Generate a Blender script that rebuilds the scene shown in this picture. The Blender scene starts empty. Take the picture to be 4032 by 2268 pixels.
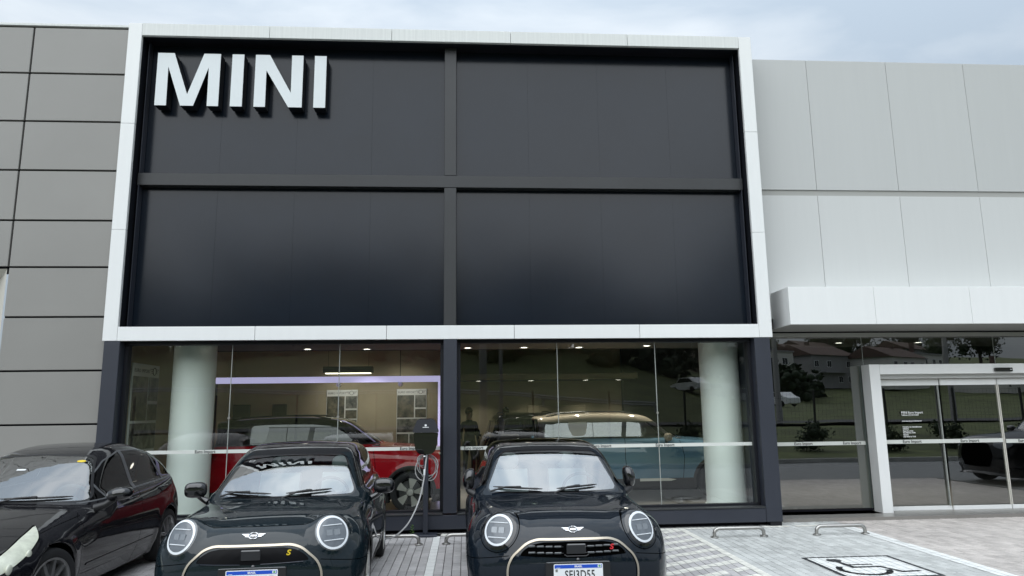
import bpy, bmesh, math, random
import numpy as np
from mathutils import Vector, Matrix

random.seed(7)
rng = np.random.default_rng(7)
scene = bpy.context.scene
COL = scene.collection
R = math.radians

# ------------------------------------------------------------------ camera
cam_d = bpy.data.cameras.new('camera')
cam_d.sensor_width = 36.0
cam_d.lens = 25.0
cam_d.clip_start = 0.05
cam_d.clip_end = 600.0
cam = bpy.data.objects.new('camera', cam_d)
COL.objects.link(cam)
YAW, PITCH, ROLL = R(3.879), R(9.766), R(-0.713)
_f = Vector((math.sin(YAW)*math.cos(PITCH), math.cos(YAW)*math.cos(PITCH), math.sin(PITCH)))
_r = Vector((math.cos(YAW), -math.sin(YAW), 0))
_u = _r.cross(_f)
_r2 = _r*math.cos(ROLL) + _u*math.sin(ROLL)
_u2 = -_r*math.sin(ROLL) + _u*math.cos(ROLL)
CAM = Vector((5.355, -10.879, 1.764))
cam.matrix_world = Matrix(((_r2.x, _u2.x, -_f.x, CAM.x), (_r2.y, _u2.y, -_f.y, CAM.y),
                           (_r2.z, _u2.z, -_f.z, CAM.z), (0, 0, 0, 1)))
scene.camera = cam

# ------------------------------------------------------------------ world: bright overcast sky
SUN_EL, SUN_AZ = R(42), R(198)      # azimuth of the sun, clockwise from +Y
world = bpy.data.worlds.new('World')
scene.world = world
world.use_nodes = True
nt = world.node_tree
nt.nodes.clear()
def wn(t, **k):
    n = nt.nodes.new(t)
    for a, b in k.items():
        setattr(n, a, b)
    return n
out = wn('ShaderNodeOutputWorld')
sky = wn('ShaderNodeTexSky', sky_type='NISHITA', sun_disc=False, sun_elevation=SUN_EL, sun_rotation=SUN_AZ)
bg_sky = wn('ShaderNodeBackground'); bg_sky.inputs['Strength'].default_value = 0.06
nt.links.new(sky.outputs[0], bg_sky.inputs[0])
tc = wn('ShaderNodeTexCoord')
mp = wn('ShaderNodeMapping'); mp.inputs['Scale'].default_value = (1.0, 1.0, 2.6)
nz = wn('ShaderNodeTexNoise'); nz.inputs['Scale'].default_value = 2.3; nz.inputs['Detail'].default_value = 7
nz.inputs['Roughness'].default_value = 0.5; nz.inputs['Distortion'].default_value = 0.4
cr = wn('ShaderNodeValToRGB')
cr.color_ramp.elements[0].position = 0.40; cr.color_ramp.elements[0].color = (0.53, 0.63, 0.74, 1)
cr.color_ramp.elements[1].position = 0.60; cr.color_ramp.elements[1].color = (0.80, 0.87, 0.935, 1)
nt.links.new(tc.outputs['Generated'], mp.inputs[0]); nt.links.new(mp.outputs[0], nz.inputs['Vector'])
nt.links.new(nz.outputs['Fac'], cr.inputs[0])
sx = wn('ShaderNodeSeparateXYZ'); nt.links.new(tc.outputs['Generated'], sx.inputs[0])
mr = wn('ShaderNodeMapRange')       # an overcast sky is brighter overhead than at the horizon
mr.inputs['From Min'].default_value = 0.0; mr.inputs['From Max'].default_value = 1.0
mr.inputs['To Min'].default_value = 0.24; mr.inputs['To Max'].default_value = 1.02
nt.links.new(sx.outputs['Z'], mr.inputs['Value'])
bg_cl = wn('ShaderNodeBackground')
nt.links.new(cr.outputs[0], bg_cl.inputs[0]); nt.links.new(mr.outputs[0], bg_cl.inputs['Strength'])
mx = wn('ShaderNodeMixShader'); mx.inputs[0].default_value = 0.9
nt.links.new(bg_sky.outputs[0], mx.inputs[1]); nt.links.new(bg_cl.outputs[0], mx.inputs[2])
nt.links.new(mx.outputs[0], out.inputs[0])

sun_d = bpy.data.lights.new('sun', 'SUN')
sun_d.energy = 1.5
sun_d.angle = R(90)
sun_d.color = (0.96, 0.985, 1.0)
sun = bpy.data.objects.new('sun', sun_d)
COL.objects.link(sun)
_sd = Vector((math.sin(SUN_AZ)*math.cos(SUN_EL), math.cos(SUN_AZ)*math.cos(SUN_EL), math.sin(SUN_EL)))
sun.rotation_euler = (-_sd).to_track_quat('-Z', 'Y').to_euler()
sun.location = (0, -30, 40)

scene.view_settings.view_transform = 'Standard'
scene.view_settings.look = 'None'
scene.view_settings.exposure = 0.93
scene.view_settings.gamma = 1.0
scene.view_settings.use_curve_mapping = False
scene.render.engine = 'CYCLES'
scene.cycles.max_bounces = 10
scene.cycles.transparent_max_bounces = 24
scene.cycles.caustics_reflective = False
scene.cycles.caustics_refractive = False
scene.cycles.sample_clamp_indirect = 6.0

# ------------------------------------------------------------------ materials
def new_mat(name):
    m = bpy.data.materials.new(name); m.use_nodes = True
    return m, m.node_tree, m.node_tree.nodes['Principled BSDF']
def mat(name, col, rough=0.5, metal=0.0, spec=0.5, coat=0.0, coat_rough=0.03, var=0.0, vscale=3.0, bump=0.0, bscale=80.0, emit=None, estr=0.0, stretch=(1, 1, 1), each=0.0):
    m, t, b = new_mat(name)
    b.inputs['Base Color'].default_value = (*col, 1)
    b.inputs['Roughness'].default_value = rough
    b.inputs['Metallic'].default_value = metal
    b.inputs['Specular IOR Level'].default_value = spec
    b.inputs['Coat Weight'].default_value = coat
    b.inputs['Coat Roughness'].default_value = coat_rough
    if emit:
        b.inputs['Emission Color'].default_value = (*emit, 1); b.inputs['Emission Strength'].default_value = estr
    if var or bump:
        g = t.nodes.new('ShaderNodeNewGeometry')
        mp_ = t.nodes.new('ShaderNodeMapping'); mp_.inputs['Scale'].default_value = stretch
        t.links.new(g.outputs['Position'], mp_.inputs[0])
        if var:
            n = t.nodes.new('ShaderNodeTexNoise'); n.inputs['Scale'].default_value = vscale; n.inputs['Detail'].default_value = 6
            n.inputs['Roughness'].default_value = 0.6
            t.links.new(mp_.outputs[0], n.inputs['Vector'])
            r = t.nodes.new('ShaderNodeMapRange')
            r.inputs['From Min'].default_value = 0.3; r.inputs['From Max'].default_value = 0.7
            r.inputs['To Min'].default_value = 1 - var; r.inputs['To Max'].default_value = 1 + var
            t.links.new(n.outputs['Fac'], r.inputs['Value'])
            h = t.nodes.new('ShaderNodeMix'); h.data_type = 'RGBA'; h.blend_type = 'MULTIPLY'
            h.inputs[0].default_value = 1.0
            h.inputs[6].default_value = (*col, 1)
            if each:             # sheets from different batches differ a little in tone
                oi = t.nodes.new('ShaderNodeObjectInfo'); mr_ = t.nodes.new('ShaderNodeMapRange'); mm = t.nodes.new('ShaderNodeMath'); mm.operation = 'MULTIPLY'
                mr_.inputs['To Min'].default_value = 1-each; mr_.inputs['To Max'].default_value = 1+each
                t.links.new(oi.outputs['Random'], mr_.inputs['Value']); t.links.new(mr_.outputs[0], mm.inputs[0]); t.links.new(r.outputs[0], mm.inputs[1])
                t.links.new(mm.outputs[0], h.inputs[7])
            else:
                t.links.new(r.outputs[0], h.inputs[7])
            t.links.new(h.outputs[2], b.inputs['Base Color'])
        if bump:
            n2 = t.nodes.new('ShaderNodeTexNoise'); n2.inputs['Scale'].default_value = bscale; n2.inputs['Detail'].default_value = 4
            t.links.new(mp_.outputs[0], n2.inputs['Vector'])
            bp = t.nodes.new('ShaderNodeBump'); bp.inputs['Strength'].default_value = bump; bp.inputs['Distance'].default_value = 0.01
            t.links.new(n2.outputs['Fac'], bp.inputs['Height'])
            t.links.new(bp.outputs[0], b.inputs['Normal'])
    return m
def glass_mat(name, tint, ior=1.5, boost=1.0, rough=0.0, wave=0.0):
    """thin pane: clear tinted transmission under a Fresnel mirror reflection"""
    m = bpy.data.materials.new(name); m.use_nodes = True
    t = m.node_tree; t.nodes.clear()
    o = t.nodes.new('ShaderNodeOutputMaterial')
    tr = t.nodes.new('ShaderNodeBsdfTransparent'); tr.inputs[0].default_value = (*tint, 1)
    gl = t.nodes.new('ShaderNodeBsdfGlossy'); gl.inputs['Roughness'].default_value = rough; gl.inputs['Color'].default_value = (1, 1, 1, 1)
    f0 = min(0.9, boost*((ior-1)/(ior+1))**2)          # Schlick reflectance, the same from both sides of the pane
    gi = t.nodes.new('ShaderNodeNewGeometry')
    def op(o_, *v):
        n = t.nodes.new('ShaderNodeVectorMath' if o_ == 'DOT_PRODUCT' else 'ShaderNodeMath'); n.operation = o_
        for i, q in enumerate(v):
            if isinstance(q, (int, float)): n.inputs[i].default_value = q
            else: t.links.new(q, n.inputs[i])
        return n.outputs['Value']
    ct = op('ABSOLUTE', op('DOT_PRODUCT', gi.outputs['Normal'], gi.outputs['Incoming']))
    fac = op('ADD', op('MULTIPLY', op('POWER', op('SUBTRACT', 1.0, ct), 5.0), 1.0-f0), f0)
    mixs = t.nodes.new('ShaderNodeMixShader')
    if wave:
        g = t.nodes.new('ShaderNodeNewGeometry')
        n2 = t.nodes.new('ShaderNodeTexNoise'); n2.inputs['Scale'].default_value = 0.9; n2.inputs['Detail'].default_value = 1
        t.links.new(g.outputs['Position'], n2.inputs['Vector'])
        bp = t.nodes.new('ShaderNodeBump'); bp.inputs['Strength'].default_value = wave; bp.inputs['Distance'].default_value = 0.02
        t.links.new(n2.outputs['Fac'], bp.inputs['Height']); t.links.new(bp.outputs[0], gl.inputs['Normal'])
    t.links.new(fac, mixs.inputs[0])
    t.links.new(tr.outputs[0], mixs.inputs[1]); t.links.new(gl.outputs[0], mixs.inputs[2]); t.links.new(mixs.outputs[0], o.inputs[0])
    return m

def streaky(name, col, rough, streak=0.06, spec=0.4, fx=6):
    """painted metal cladding with faint vertical weather streaks"""
    return mat(name, col, rough=rough, spec=spec, var=streak, vscale=2.2, stretch=(fx, fx, 0.35), each=0.022)

M = {}
M['white_metal'] = streaky('white painted aluminium', (0.77, 0.78, 0.77), 0.42, 0.016, fx=4)
M['frame_weathered'] = streaky('weathered white aluminium', (0.67, 0.685, 0.665), 0.45, 0.075, fx=12)
M['dark_panel'] = mat('charcoal composite panel', (0.007, 0.011, 0.018), rough=0.17, spec=0.36, var=0.12, vscale=1.1)
M['dark_metal'] = mat('anthracite powder coat', (0.026, 0.030, 0.042), rough=0.42, spec=0.45, var=0.08, vscale=1.5)
M['mullion_metal'] = mat('grey anthracite metal', (0.030, 0.032, 0.034), rough=0.38, spec=0.4, var=0.10, vscale=1.2)
M['black_metal'] = mat('black metal reveal', (0.008, 0.009, 0.013), rough=0.5, spec=0.3)
M['joint_black'] = mat('black joint sealant', (0.006, 0.006, 0.010), rough=0.8, spec=0.2)
M['grey_panel'] = mat('warm grey aluminium cladding', (0.242, 0.236, 0.220), rough=0.38, spec=0.5, var=0.04, vscale=0.7, each=0.03)
M['reveal_beige'] = mat('pale metal reveal', (0.60, 0.58, 0.52), rough=0.5)
M['pale_panel'] = streaky('pale grey cladding', (0.475, 0.485, 0.475), 0.5, 0.012)
M['pale_lower'] = streaky('pale grey cladding lower', (0.54, 0.55, 0.54), 0.5, 0.012)
M['soffit_grey'] = mat('soffit grey', (0.36, 0.36, 0.34), rough=0.6)
M['glass'] = glass_mat('showroom glass', (0.93, 0.97, 0.94), ior=1.5, boost=2.1, wave=0.035)
M['door_glass'] = glass_mat('entrance glass', (0.46, 0.50, 0.48), ior=1.5, boost=5.0, wave=0.03)
M['silicone'] = mat('translucent silicone', (0.30, 0.32, 0.30), rough=0.5)
M['column_paint'] = mat('white column paint', (0.88, 0.92, 0.885), rough=0.55, var=0.03, vscale=1.2)
M['floor_in'] = mat('showroom floor tile', (0.20, 0.19, 0.175), rough=0.28, var=0.06, vscale=1.5)
M['tan_wall'] = mat('tan showroom wall', (0.36, 0.315, 0.215), rough=0.8, var=0.07, vscale=2.0)
M['dark_wall'] = mat('dark showroom wall', (0.035, 0.036, 0.036), rough=0.7)
M['ceiling_in'] = mat('grey ceiling', (0.11, 0.105, 0.09), rough=0.8)
M['violet_light'] = mat('violet lit portal', (0.35, 0.32, 0.6), rough=0.4, emit=(0.52, 0.49, 0.80), estr=0.42)
M['lamp_glow'] = mat('downlight glow', (0.9, 0.9, 0.85), emit=(1.0, 0.93, 0.80), estr=5.0)
M['lamp_soft'] = mat('soft lamp diffuser', (0.8, 0.78, 0.7), emit=(1.0, 0.92, 0.72), estr=1.6)
M['white_decal'] = mat('frosted white film', (0.62, 0.64, 0.60), rough=0.6)
M['text_dark'] = mat('dark lettering', (0.02, 0.02, 0.022), rough=0.6)
M['text_white'] = mat('white lettering', (0.85, 0.86, 0.86), rough=0.5, emit=(1, 1, 1), estr=0.0)
M['sign_white'] = mat('white sign face', (0.66, 0.70, 0.71), rough=0.35, var=0.02, vscale=3)
M['steel'] = mat('brushed stainless', (0.42, 0.41, 0.39), rough=0.34, metal=1.0, var=0.10, vscale=20)
M['rubber'] = mat('tyre rubber', (0.016, 0.016, 0.017), rough=0.75, spec=0.3, bump=0.15, bscale=60)
M['trim_grey'] = mat('grey window trim', (0.085, 0.088, 0.092), rough=0.4)
M['plastic'] = mat('black plastic', (0.012, 0.012, 0.013), rough=0.45)
M['gloss_black'] = mat('gloss black', (0.004, 0.004, 0.005), rough=0.10, spec=0.5, coat=1.0, coat_rough=0.02)
M['gap'] = mat('panel gap', (0.002, 0.002, 0.002), rough=0.9, spec=0.0)
M['cable'] = mat('grey cable', (0.42, 0.42, 0.42), rough=0.5)

def paint(name, col, metal=0.0, rough=0.45, dirt=0.0):
    m, t, b = new_mat(name)
    b.inputs['Base Color'].default_value = (*col, 1)
    b.inputs['Roughness'].default_value = rough
    b.inputs['Metallic'].default_value = metal
    b.inputs['Specular IOR Level'].default_value = 0.04
    b.inputs['Coat Weight'].default_value = 1.0
    b.inputs['Coat Roughness'].default_value = 0.012
    b.inputs['Coat IOR'].default_value = 1.5
    if dirt:
        g = t.nodes.new('ShaderNodeNewGeometry')
        n = t.nodes.new('ShaderNodeTexNoise'); n.inputs['Scale'].default_value = 9; n.inputs['Detail'].default_value = 7
        t.links.new(g.outputs['Position'], n.inputs['Vector'])
        r = t.nodes.new('ShaderNodeMapRange'); r.inputs['From Min'].default_value = 0.45; r.inputs['From Max'].default_value = 0.8
        r.inputs['To Min'].default_value = 0.02; r.inputs['To Max'].default_value = 0.02 + dirt
        t.links.new(n.outputs['Fac'], r.inputs['Value']); t.links.new(r.outputs[0], b.inputs['Coat Roughness'])
    return m
M['paint_green_black'] = paint('deep blue green paint', (0.005, 0.011, 0.015))
M['paint_midnight'] = paint('midnight paint', (0.005, 0.009, 0.015))
M['paint_black'] = paint('worn black paint', (0.006, 0.006, 0.008), dirt=0.06)
M['paint_red'] = paint('red paint', (0.36, 0.005, 0.012))
M['paint_teal'] = paint('teal grey paint', (0.10, 0.19, 0.26), metal=0.1)
M['paint_gold'] = paint('champagne roof paint', (0.27, 0.235, 0.18), metal=0.0)
M['paint_dark'] = paint('dark car paint', (0.008, 0.009, 0.010))
M['windscreen'] = glass_mat('windscreen glass', (0.80, 0.86, 0.86), ior=1.65, boost=7.2)
M['windscreen_dark'] = glass_mat('windscreen glass older', (0.55, 0.62, 0.62), ior=1.6, boost=6.0)
M['car_glass'] = glass_mat('dark side glass', (0.05, 0.06, 0.06), ior=1.55, boost=1.3)
M['car_glass_light'] = glass_mat('clear side glass', (0.30, 0.36, 0.34), ior=1.5, boost=4.0)
M['lamp_white'] = mat('white light guide', (0.74, 0.77, 0.80), rough=0.25, coat=0.6, emit=(0.9, 0.95, 1.0), estr=0.0)
M['lamp_inner'] = mat('headlight reflector', (0.115, 0.130, 0.148), rough=0.35, metal=0.0, coat=0.7, var=0.14, vscale=28)
M['grille_black'] = mat('grille black', (0.003, 0.003, 0.004), rough=0.3, spec=0.12)
M['lamp_module'] = mat('lamp module', (0.23, 0.25, 0.27), rough=0.2, metal=0.3, coat=1.0)
M['lamp_bezel'] = mat('headlight bezel', (0.10, 0.105, 0.11), rough=0.16, metal=0.6, coat=1.0)
M['hazy_lamp'] = mat('hazed headlight plastic', (0.56, 0.58, 0.48), rough=0.30, coat=0.7, var=0.16, vscale=14)
M['chrome'] = mat('warm chrome trim', (0.60, 0.53, 0.43), rough=0.30, metal=0.8)
M['chrome_bright'] = mat('bright chrome', (0.75, 0.76, 0.78), rough=0.14, metal=1.0)
M['rim_silver'] = mat('alloy rim', (0.42, 0.42, 0.42), rough=0.3, metal=0.9)
M['rim_dark'] = mat('dark alloy rim', (0.05, 0.05, 0.055), rough=0.3, metal=0.8)
M['rim_bright'] = mat('machined alloy face', (0.62, 0.61, 0.56), rough=0.32, metal=0.7)
M['tail_red'] = mat('red tail lamp', (0.22, 0.004, 0.006), rough=0.15, coat=1.0)
M['plate_white'] = mat('plate white', (0.80, 0.82, 0.83), rough=0.35)
M['plate_blue'] = mat('plate blue', (0.012, 0.075, 0.50), rough=0.35)
M['yellow'] = mat('yellow enamel', (0.75, 0.55, 0.03), rough=0.3)
M['red_enamel'] = mat('red enamel', (0.62, 0.03, 0.04), rough=0.3)
M['green'] = mat('flag green', (0.05, 0.32, 0.10), rough=0.5)
M['seat_light'] = mat('pale seat vinyl', (0.62, 0.64, 0.64), rough=0.55)
M['seat_dark'] = mat('dark seat cloth', (0.05, 0.05, 0.055), rough=0.8)
M['dash'] = mat('dashboard', (0.10, 0.105, 0.11), rough=0.65)
M['brake_disc'] = mat('brake disc', (0.12, 0.12, 0.12), rough=0.4, metal=0.8)

# ------------------------------------------------------------------ object helpers
def link(o, parent=None):
    COL.objects.link(o)
    if parent is not None:
        o.parent = parent
    return o
def tag(o, label=None, cat=None, group=None, kind=None):
    if label: o['label'] = label
    if cat: o['category'] = cat
    if group: o['group'] = group
    if kind: o['kind'] = kind
    return o
def thing(name, label, cat, loc=(0, 0, 0), rz=0.0, group=None):
    o = bpy.data.objects.new(name, None)
    o.empty_display_size = 0.2
    link(o); o.location = loc; o.rotation_euler = (0, 0, rz)
    return tag(o, label, cat, group)
def mesh_obj(name, me, m=None, parent=None, loc=None):
    if m is not None:
        me.materials.clear(); me.materials.append(m)
    o = link(bpy.data.objects.new(name, me), parent)
    if loc is not None:
        o.location = loc
    return o
def copy_tree(o, parent=None):
    c = o.copy(); COL.objects.link(c); c.parent = parent
    for ch in list(o.children):
        copy_tree(ch, c)
    return c

class MB:
    """collects simple shapes and links them as one mesh"""
    def __init__(s):
        s.v = []; s.f = []
    def add(s, vs, fs):
        n = len(s.v); s.v.extend([tuple(p) for p in vs]); s.f.extend([tuple(i+n for i in f) for f in fs]); return s
    def box(s, x0, x1, y0, y1, z0, z1, c=0.0):
        if c <= 0:
            vs = [(x, y, z) for z in (z0, z1) for y in (y0, y1) for x in (x0, x1)]
            fs = [(0, 2, 3, 1), (4, 5, 7, 6), (0, 1, 5, 4), (2, 6, 7, 3), (0, 4, 6, 2), (1, 3, 7, 5)]
            return s.add(vs, fs)
        bm = bmesh.new()
        bmesh.ops.create_cube(bm, size=1.0)
        for v in bm.verts:
            v.co = Vector(((x0+x1)/2+v.co.x*(x1-x0), (y0+y1)/2+v.co.y*(y1-y0), (z0+z1)/2+v.co.z*(z1-z0)))
        bmesh.ops.bevel(bm, geom=bm.edges[:], offset=c, segments=1, affect='EDGES')
        bm.verts.index_update()
        s.add([v.co.copy() for v in bm.verts], [[v.index for v in f.verts] for f in bm.faces]); bm.free()
        return s
    def prism(s, poly, z0, z1, axis='z'):
        """extrude a closed outline; axis is the extrusion direction"""
        n = len(poly)
        def P(a, b, h):
            return {'z': (a, b, h), 'y': (a, h, b), 'x': (h, a, b)}[axis]
        vs = [P(a, b, z0) for a, b in poly] + [P(a, b, z1) for a, b in poly]
        fs = [tuple(range(n))[::-1], tuple(range(n, 2*n))] + [(i, (i+1) % n, n+(i+1) % n, n+i) for i in range(n)]
        return s.add(vs, fs)
    def tube(s, pts, r, seg=10, close=False, cap=True):
        pts = [Vector(p) for p in pts]; n = len(pts)
        rr = r if isinstance(r, (list, tuple)) else [r]*n
        base = len(s.v); up = Vector((0, 0, 1)); prev = None
        for i, p in enumerate(pts):
            a = pts[(i-1) % n] if (close or i > 0) else p
            b = pts[(i+1) % n] if (close or i < n-1) else p
            t = (b-a).normalized()
            if prev is None:
                q = t.cross(up) if abs(t.dot(up)) < 0.95 else t.cross(Vector((1, 0, 0)))
                q.normalize()
            else:
                q = (prev - t*prev.dot(t)).normalized()
            prev = q; w = t.cross(q)
            for k in range(seg):
                an = 2*math.pi*k/seg
                s.v.append(tuple(p + (q*math.cos(an)+w*math.sin(an))*rr[i]))
        for i in range(n if close else n-1):
            for k in range(seg):
                j = (i+1) % n; k2 = (k+1) % seg
                s.f.append((base+i*seg+k, base+i*seg+k2, base+j*seg+k2, base+j*seg+k))
        if cap and not close:
            s.f.append(tuple(base+k for k in range(seg))[::-1]); s.f.append(tuple(base+(n-1)*seg+k for k in range(seg)))
        return s
    def lathe(s, prof, center=(0, 0, 0), axis='z', seg=32, closed=True):
        """prof: (radius, height) pairs turned about an axis"""
        base = len(s.v); n = len(prof)
        for k in range(seg):
            a = 2*math.pi*k/seg; c_, s_ = math.cos(a), math.sin(a)
            for r_, h in prof:
                p = {'z': (r_*c_, r_*s_, h), 'x': (h, r_*c_, r_*s_), 'y': (r_*s_, h, r_*c_)}[axis]
                s.v.append((p[0]+center[0], p[1]+center[1], p[2]+center[2]))
        for k in range(seg):
            for i in range(n-1):
                k2 = (k+1) % seg
                s.f.append((base+k*n+i, base+k2*n+i, base+k2*n+i+1, base+k*n+i+1))
        if closed:
            s.f.append(tuple(base+k*n for k in range(seg))[::-1]); s.f.append(tuple(base+k*n+n-1 for k in range(seg)))
        return s
    def ellipsoid(s, c, r, nu=16, nv=10, power=2.0):
        base = len(s.v)
        def sg(v): return math.copysign(abs(v)**(2.0/power), v)
        for j in range(nv+1):
            ph = -math.pi/2 + math.pi*j/nv
            for i in range(nu):
                th = 2*math.pi*i/nu
                s.v.append((c[0]+r[0]*sg(math.cos(ph))*sg(math.cos(th)), c[1]+r[1]*sg(math.cos(ph))*sg(math.sin(th)), c[2]+r[2]*sg(math.sin(ph))))
        for j in range(nv):
            for i in range(nu):
                i2 = (i+1) % nu
                s.f.append((base+j*nu+i, base+j*nu+i2, base+(j+1)*nu+i2, base+(j+1)*nu+i))
        return s
    def xform(s, mtx):
        s.v = [tuple(mtx @ Vector(p)) for p in s.v]; return s
    def mesh(s, name, smooth=None):
        me = bpy.data.meshes.new(name)
        me.from_pydata(s.v, [], s.f)
        bm = bmesh.new(); bm.from_mesh(me)
        bmesh.ops.recalc_face_normals(bm, faces=bm.faces[:])
        bm.to_mesh(me); bm.free()
        if smooth is not None:
            me.polygons.foreach_set('use_smooth', [True]*len(me.polygons))
            me.set_sharp_from_angle(angle=R(smooth))
        return me
    def build(s, name, m, parent=None, smooth=None, loc=None):
        return mesh_obj(name, s.mesh(name, smooth), m, parent, loc)
def box(name, m, parent, *a, c=0.0):
    return MB().box(*a, c=c).build(name, m, parent)

# text meshes ------------------------------------------------------
_texts = {}
def text_mesh(body, size=1.0, ext=0.0, sx=1.0, spacing=1.0, bold=0.0, align='CENTER'):
    key = (body, size, ext, sx, spacing, bold, align)
    if key in _texts: return _texts[key]
    c = bpy.data.curves.new('lettering', 'FONT')
    c.body = body; c.size = size; c.extrude = ext; c.space_character = spacing; c.offset = bold
    c.align_x = align; c.align_y = 'CENTER'; c.resolution_u = 3
    o = bpy.data.objects.new('lettering', c); COL.objects.link(o)
    dg = bpy.context.evaluated_depsgraph_get()
    me = bpy.data.meshes.new_from_object(o.evaluated_get(dg))
    COL.objects.unlink(o); bpy.data.objects.remove(o)
    if sx != 1.0:
        me.transform(Matrix.Diagonal((sx, 1, 1, 1)))
    _texts[key] = me
    return me
def wall_text(name, body, x, y, z, size, m, parent, ext=0.0006, facing='front', **k):
    """lettering on an upright face looking towards -Y"""
    me = text_mesh(body, size, ext, **k).copy()
    me.transform(Matrix.Rotation(R(90), 4, 'X'))
    if facing == 'right':
        me.transform(Matrix.Rotation(R(90), 4, 'Z'))
    return mesh_obj(name, me, m, parent, (x, y, z))

# ================================================================== GROUND
PX, PY, JT = 0.10, 0.20, 0.0070           # paver size and joint
X_OFF, Y_OFF = 0.01, 0.0
def paver_material():
    m, t, b = new_mat('concrete paver')
    g = t.nodes.new('ShaderNodeNewGeometry')
    sep = t.nodes.new('ShaderNodeSeparateXYZ'); t.links.new(g.outputs['Position'], sep.inputs[0])
    def math_(op, a, bb=None, clamp=False):
        n = t.nodes.new('ShaderNodeMath'); n.operation = op; n.use_clamp = clamp
        for i, v in enumerate((a, bb)):
            if v is None: continue
            if isinstance(v, (int, float)): n.inputs[i].default_value = v
            else: t.links.new(v, n.inputs[i])
        return n.outputs[0]
    ix = math_('FLOOR', math_('DIVIDE', math_('SUBTRACT', sep.outputs[0], X_OFF), PX))
    iy = math_('FLOOR', math_('DIVIDE', math_('SUBTRACT', sep.outputs[1], Y_OFF), PY))
    cb = t.nodes.new('ShaderNodeCombineXYZ'); t.links.new(ix, cb.inputs[0]); t.links.new(iy, cb.inputs[1])
    wn_ = t.nodes.new('ShaderNodeTexWhiteNoise'); wn_.noise_dimensions = '3D'; t.links.new(cb.outputs[0], wn_.inputs['Vector'])
    big = t.nodes.new('ShaderNodeTexNoise'); big.inputs['Scale'].default_value = 0.8; big.inputs['Detail'].default_value = 6
    t.links.new(g.outputs['Position'], big.inputs['Vector'])
    mp_ = t.nodes.new('ShaderNodeMapping'); mp_.inputs['Scale'].default_value = (7, 28, 7)
    t.links.new(g.outputs['Position'], mp_.inputs[0])
    fine = t.nodes.new('ShaderNodeTexNoise'); fine.inputs['Scale'].default_value = 1.0; fine.inputs['Detail'].default_value = 5
    fine.inputs['Roughness'].default_value = 0.7
    t.links.new(mp_.outputs[0], fine.inputs['Vector'])
    # zones: blue-grey bay pavers, warmer pavers in the walk up to the doors
    zone = t.nodes.new('ShaderNodeMapRange'); zone.inputs['From Min'].default_value = 11.10; zone.inputs['From Max'].default_value = 11.12
    t.links.new(sep.outputs[0], zone.inputs['Value'])
    zone2 = t.nodes.new('ShaderNodeMapRange'); zone2.inputs['From Min'].default_value = 8.52; zone2.inputs['From Max'].default_value = 8.50
    t.links.new(sep.outputs[0], zone2.inputs['Value'])
    c1 = t.nodes.new('ShaderNodeMix'); c1.data_type = 'RGBA'; c1.inputs[6].default_value = (0.53, 0.54, 0.525, 1); c1.inputs[7].default_value = (0.52, 0.48, 0.45, 1)
    t.links.new(zone.outputs[0], c1.inputs[0])
    c2 = t.nodes.new('ShaderNodeMix'); c2.data_type = 'RGBA'; c2.inputs[7].default_value = (0.48, 0.465, 0.465, 1)
    t.links.new(zone2.outputs[0], c2.inputs[0]); t.links.new(c1.outputs[2], c2.inputs[6])
    def mr_(v, a, bb, lo, hi):
        r = t.nodes.new('ShaderNodeMapRange'); r.inputs['From Min'].default_value = a; r.inputs['From Max'].default_value = bb
        r.inputs['To Min'].default_value = lo; r.inputs['To Max'].default_value = hi
        t.links.new(v, r.inputs['Value']); return r.outputs[0]
    st = t.nodes.new('ShaderNodeTexNoise'); st.inputs['Scale'].default_value = 1.7; st.inputs['Detail'].default_value = 8; st.inputs['Roughness'].default_value = 0.62; st.inputs['Distortion'].default_value = 0.6
    t.links.new(g.outputs['Position'], st.inputs['Vector'])
    f = math_('MULTIPLY', mr_(st.outputs['Fac'], 0.57, 0.72, 1.0, 0.80), math_('MULTIPLY', math_('MULTIPLY', mr_(wn_.outputs['Value'], 0, 1, 0.86, 1.12), mr_(big.outputs['Fac'], 0.35, 0.65, 0.90, 1.06)), mr_(fine.outputs['Fac'], 0.3, 0.7, 0.80, 1.16)))
    mul = t.nodes.new('ShaderNodeMix'); mul.data_type = 'RGBA'; mul.blend_type = 'MULTIPLY'; mul.inputs[0].default_value = 1
    t.links.new(c2.outputs[2], mul.inputs[6]); t.links.new(f, mul.inputs[7])
    t.links.new(mul.outputs[2], b.inputs['Base Color'])
    b.inputs['Roughness'].default_value = 0.85
    bp = t.nodes.new('ShaderNodeBump'); bp.inputs['Strength'].default_value = 0.25; bp.inputs['Distance'].default_value = 0.004
    t.links.new(fine.outputs['Fac'], bp.inputs['Height']); t.links.new(bp.outputs[0], b.inputs['Normal'])
    return m
M['paver'] = paver_material()
M['road_paint'] = mat('worn white road paint', (0.74, 0.73, 0.67), rough=0.75, var=0.20, vscale=9, bump=0.2, bscale=60)
M['road_paint_new'] = mat('white road paint', (0.80, 0.81, 0.79), rough=0.7, var=0.08, vscale=12)
M['road_black'] = mat('black road paint', (0.030, 0.032, 0.036), rough=0.75, var=0.25, vscale=14)
M['bedding'] = mat('joint sand', (0.060, 0.056, 0.052), rough=0.95, var=0.2, vscale=6)
M['asphalt'] = mat('asphalt', (0.055, 0.056, 0.058), rough=0.85, var=0.18, vscale=2.5, bump=0.2, bscale=90)
M['lot'] = mat('paved lot', (0.21, 0.215, 0.215), rough=0.85, var=0.14, vscale=3.0)
M['kerb'] = mat('concrete kerb', (0.36, 0.36, 0.34), rough=0.8, var=0.12, vscale=4)

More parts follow.
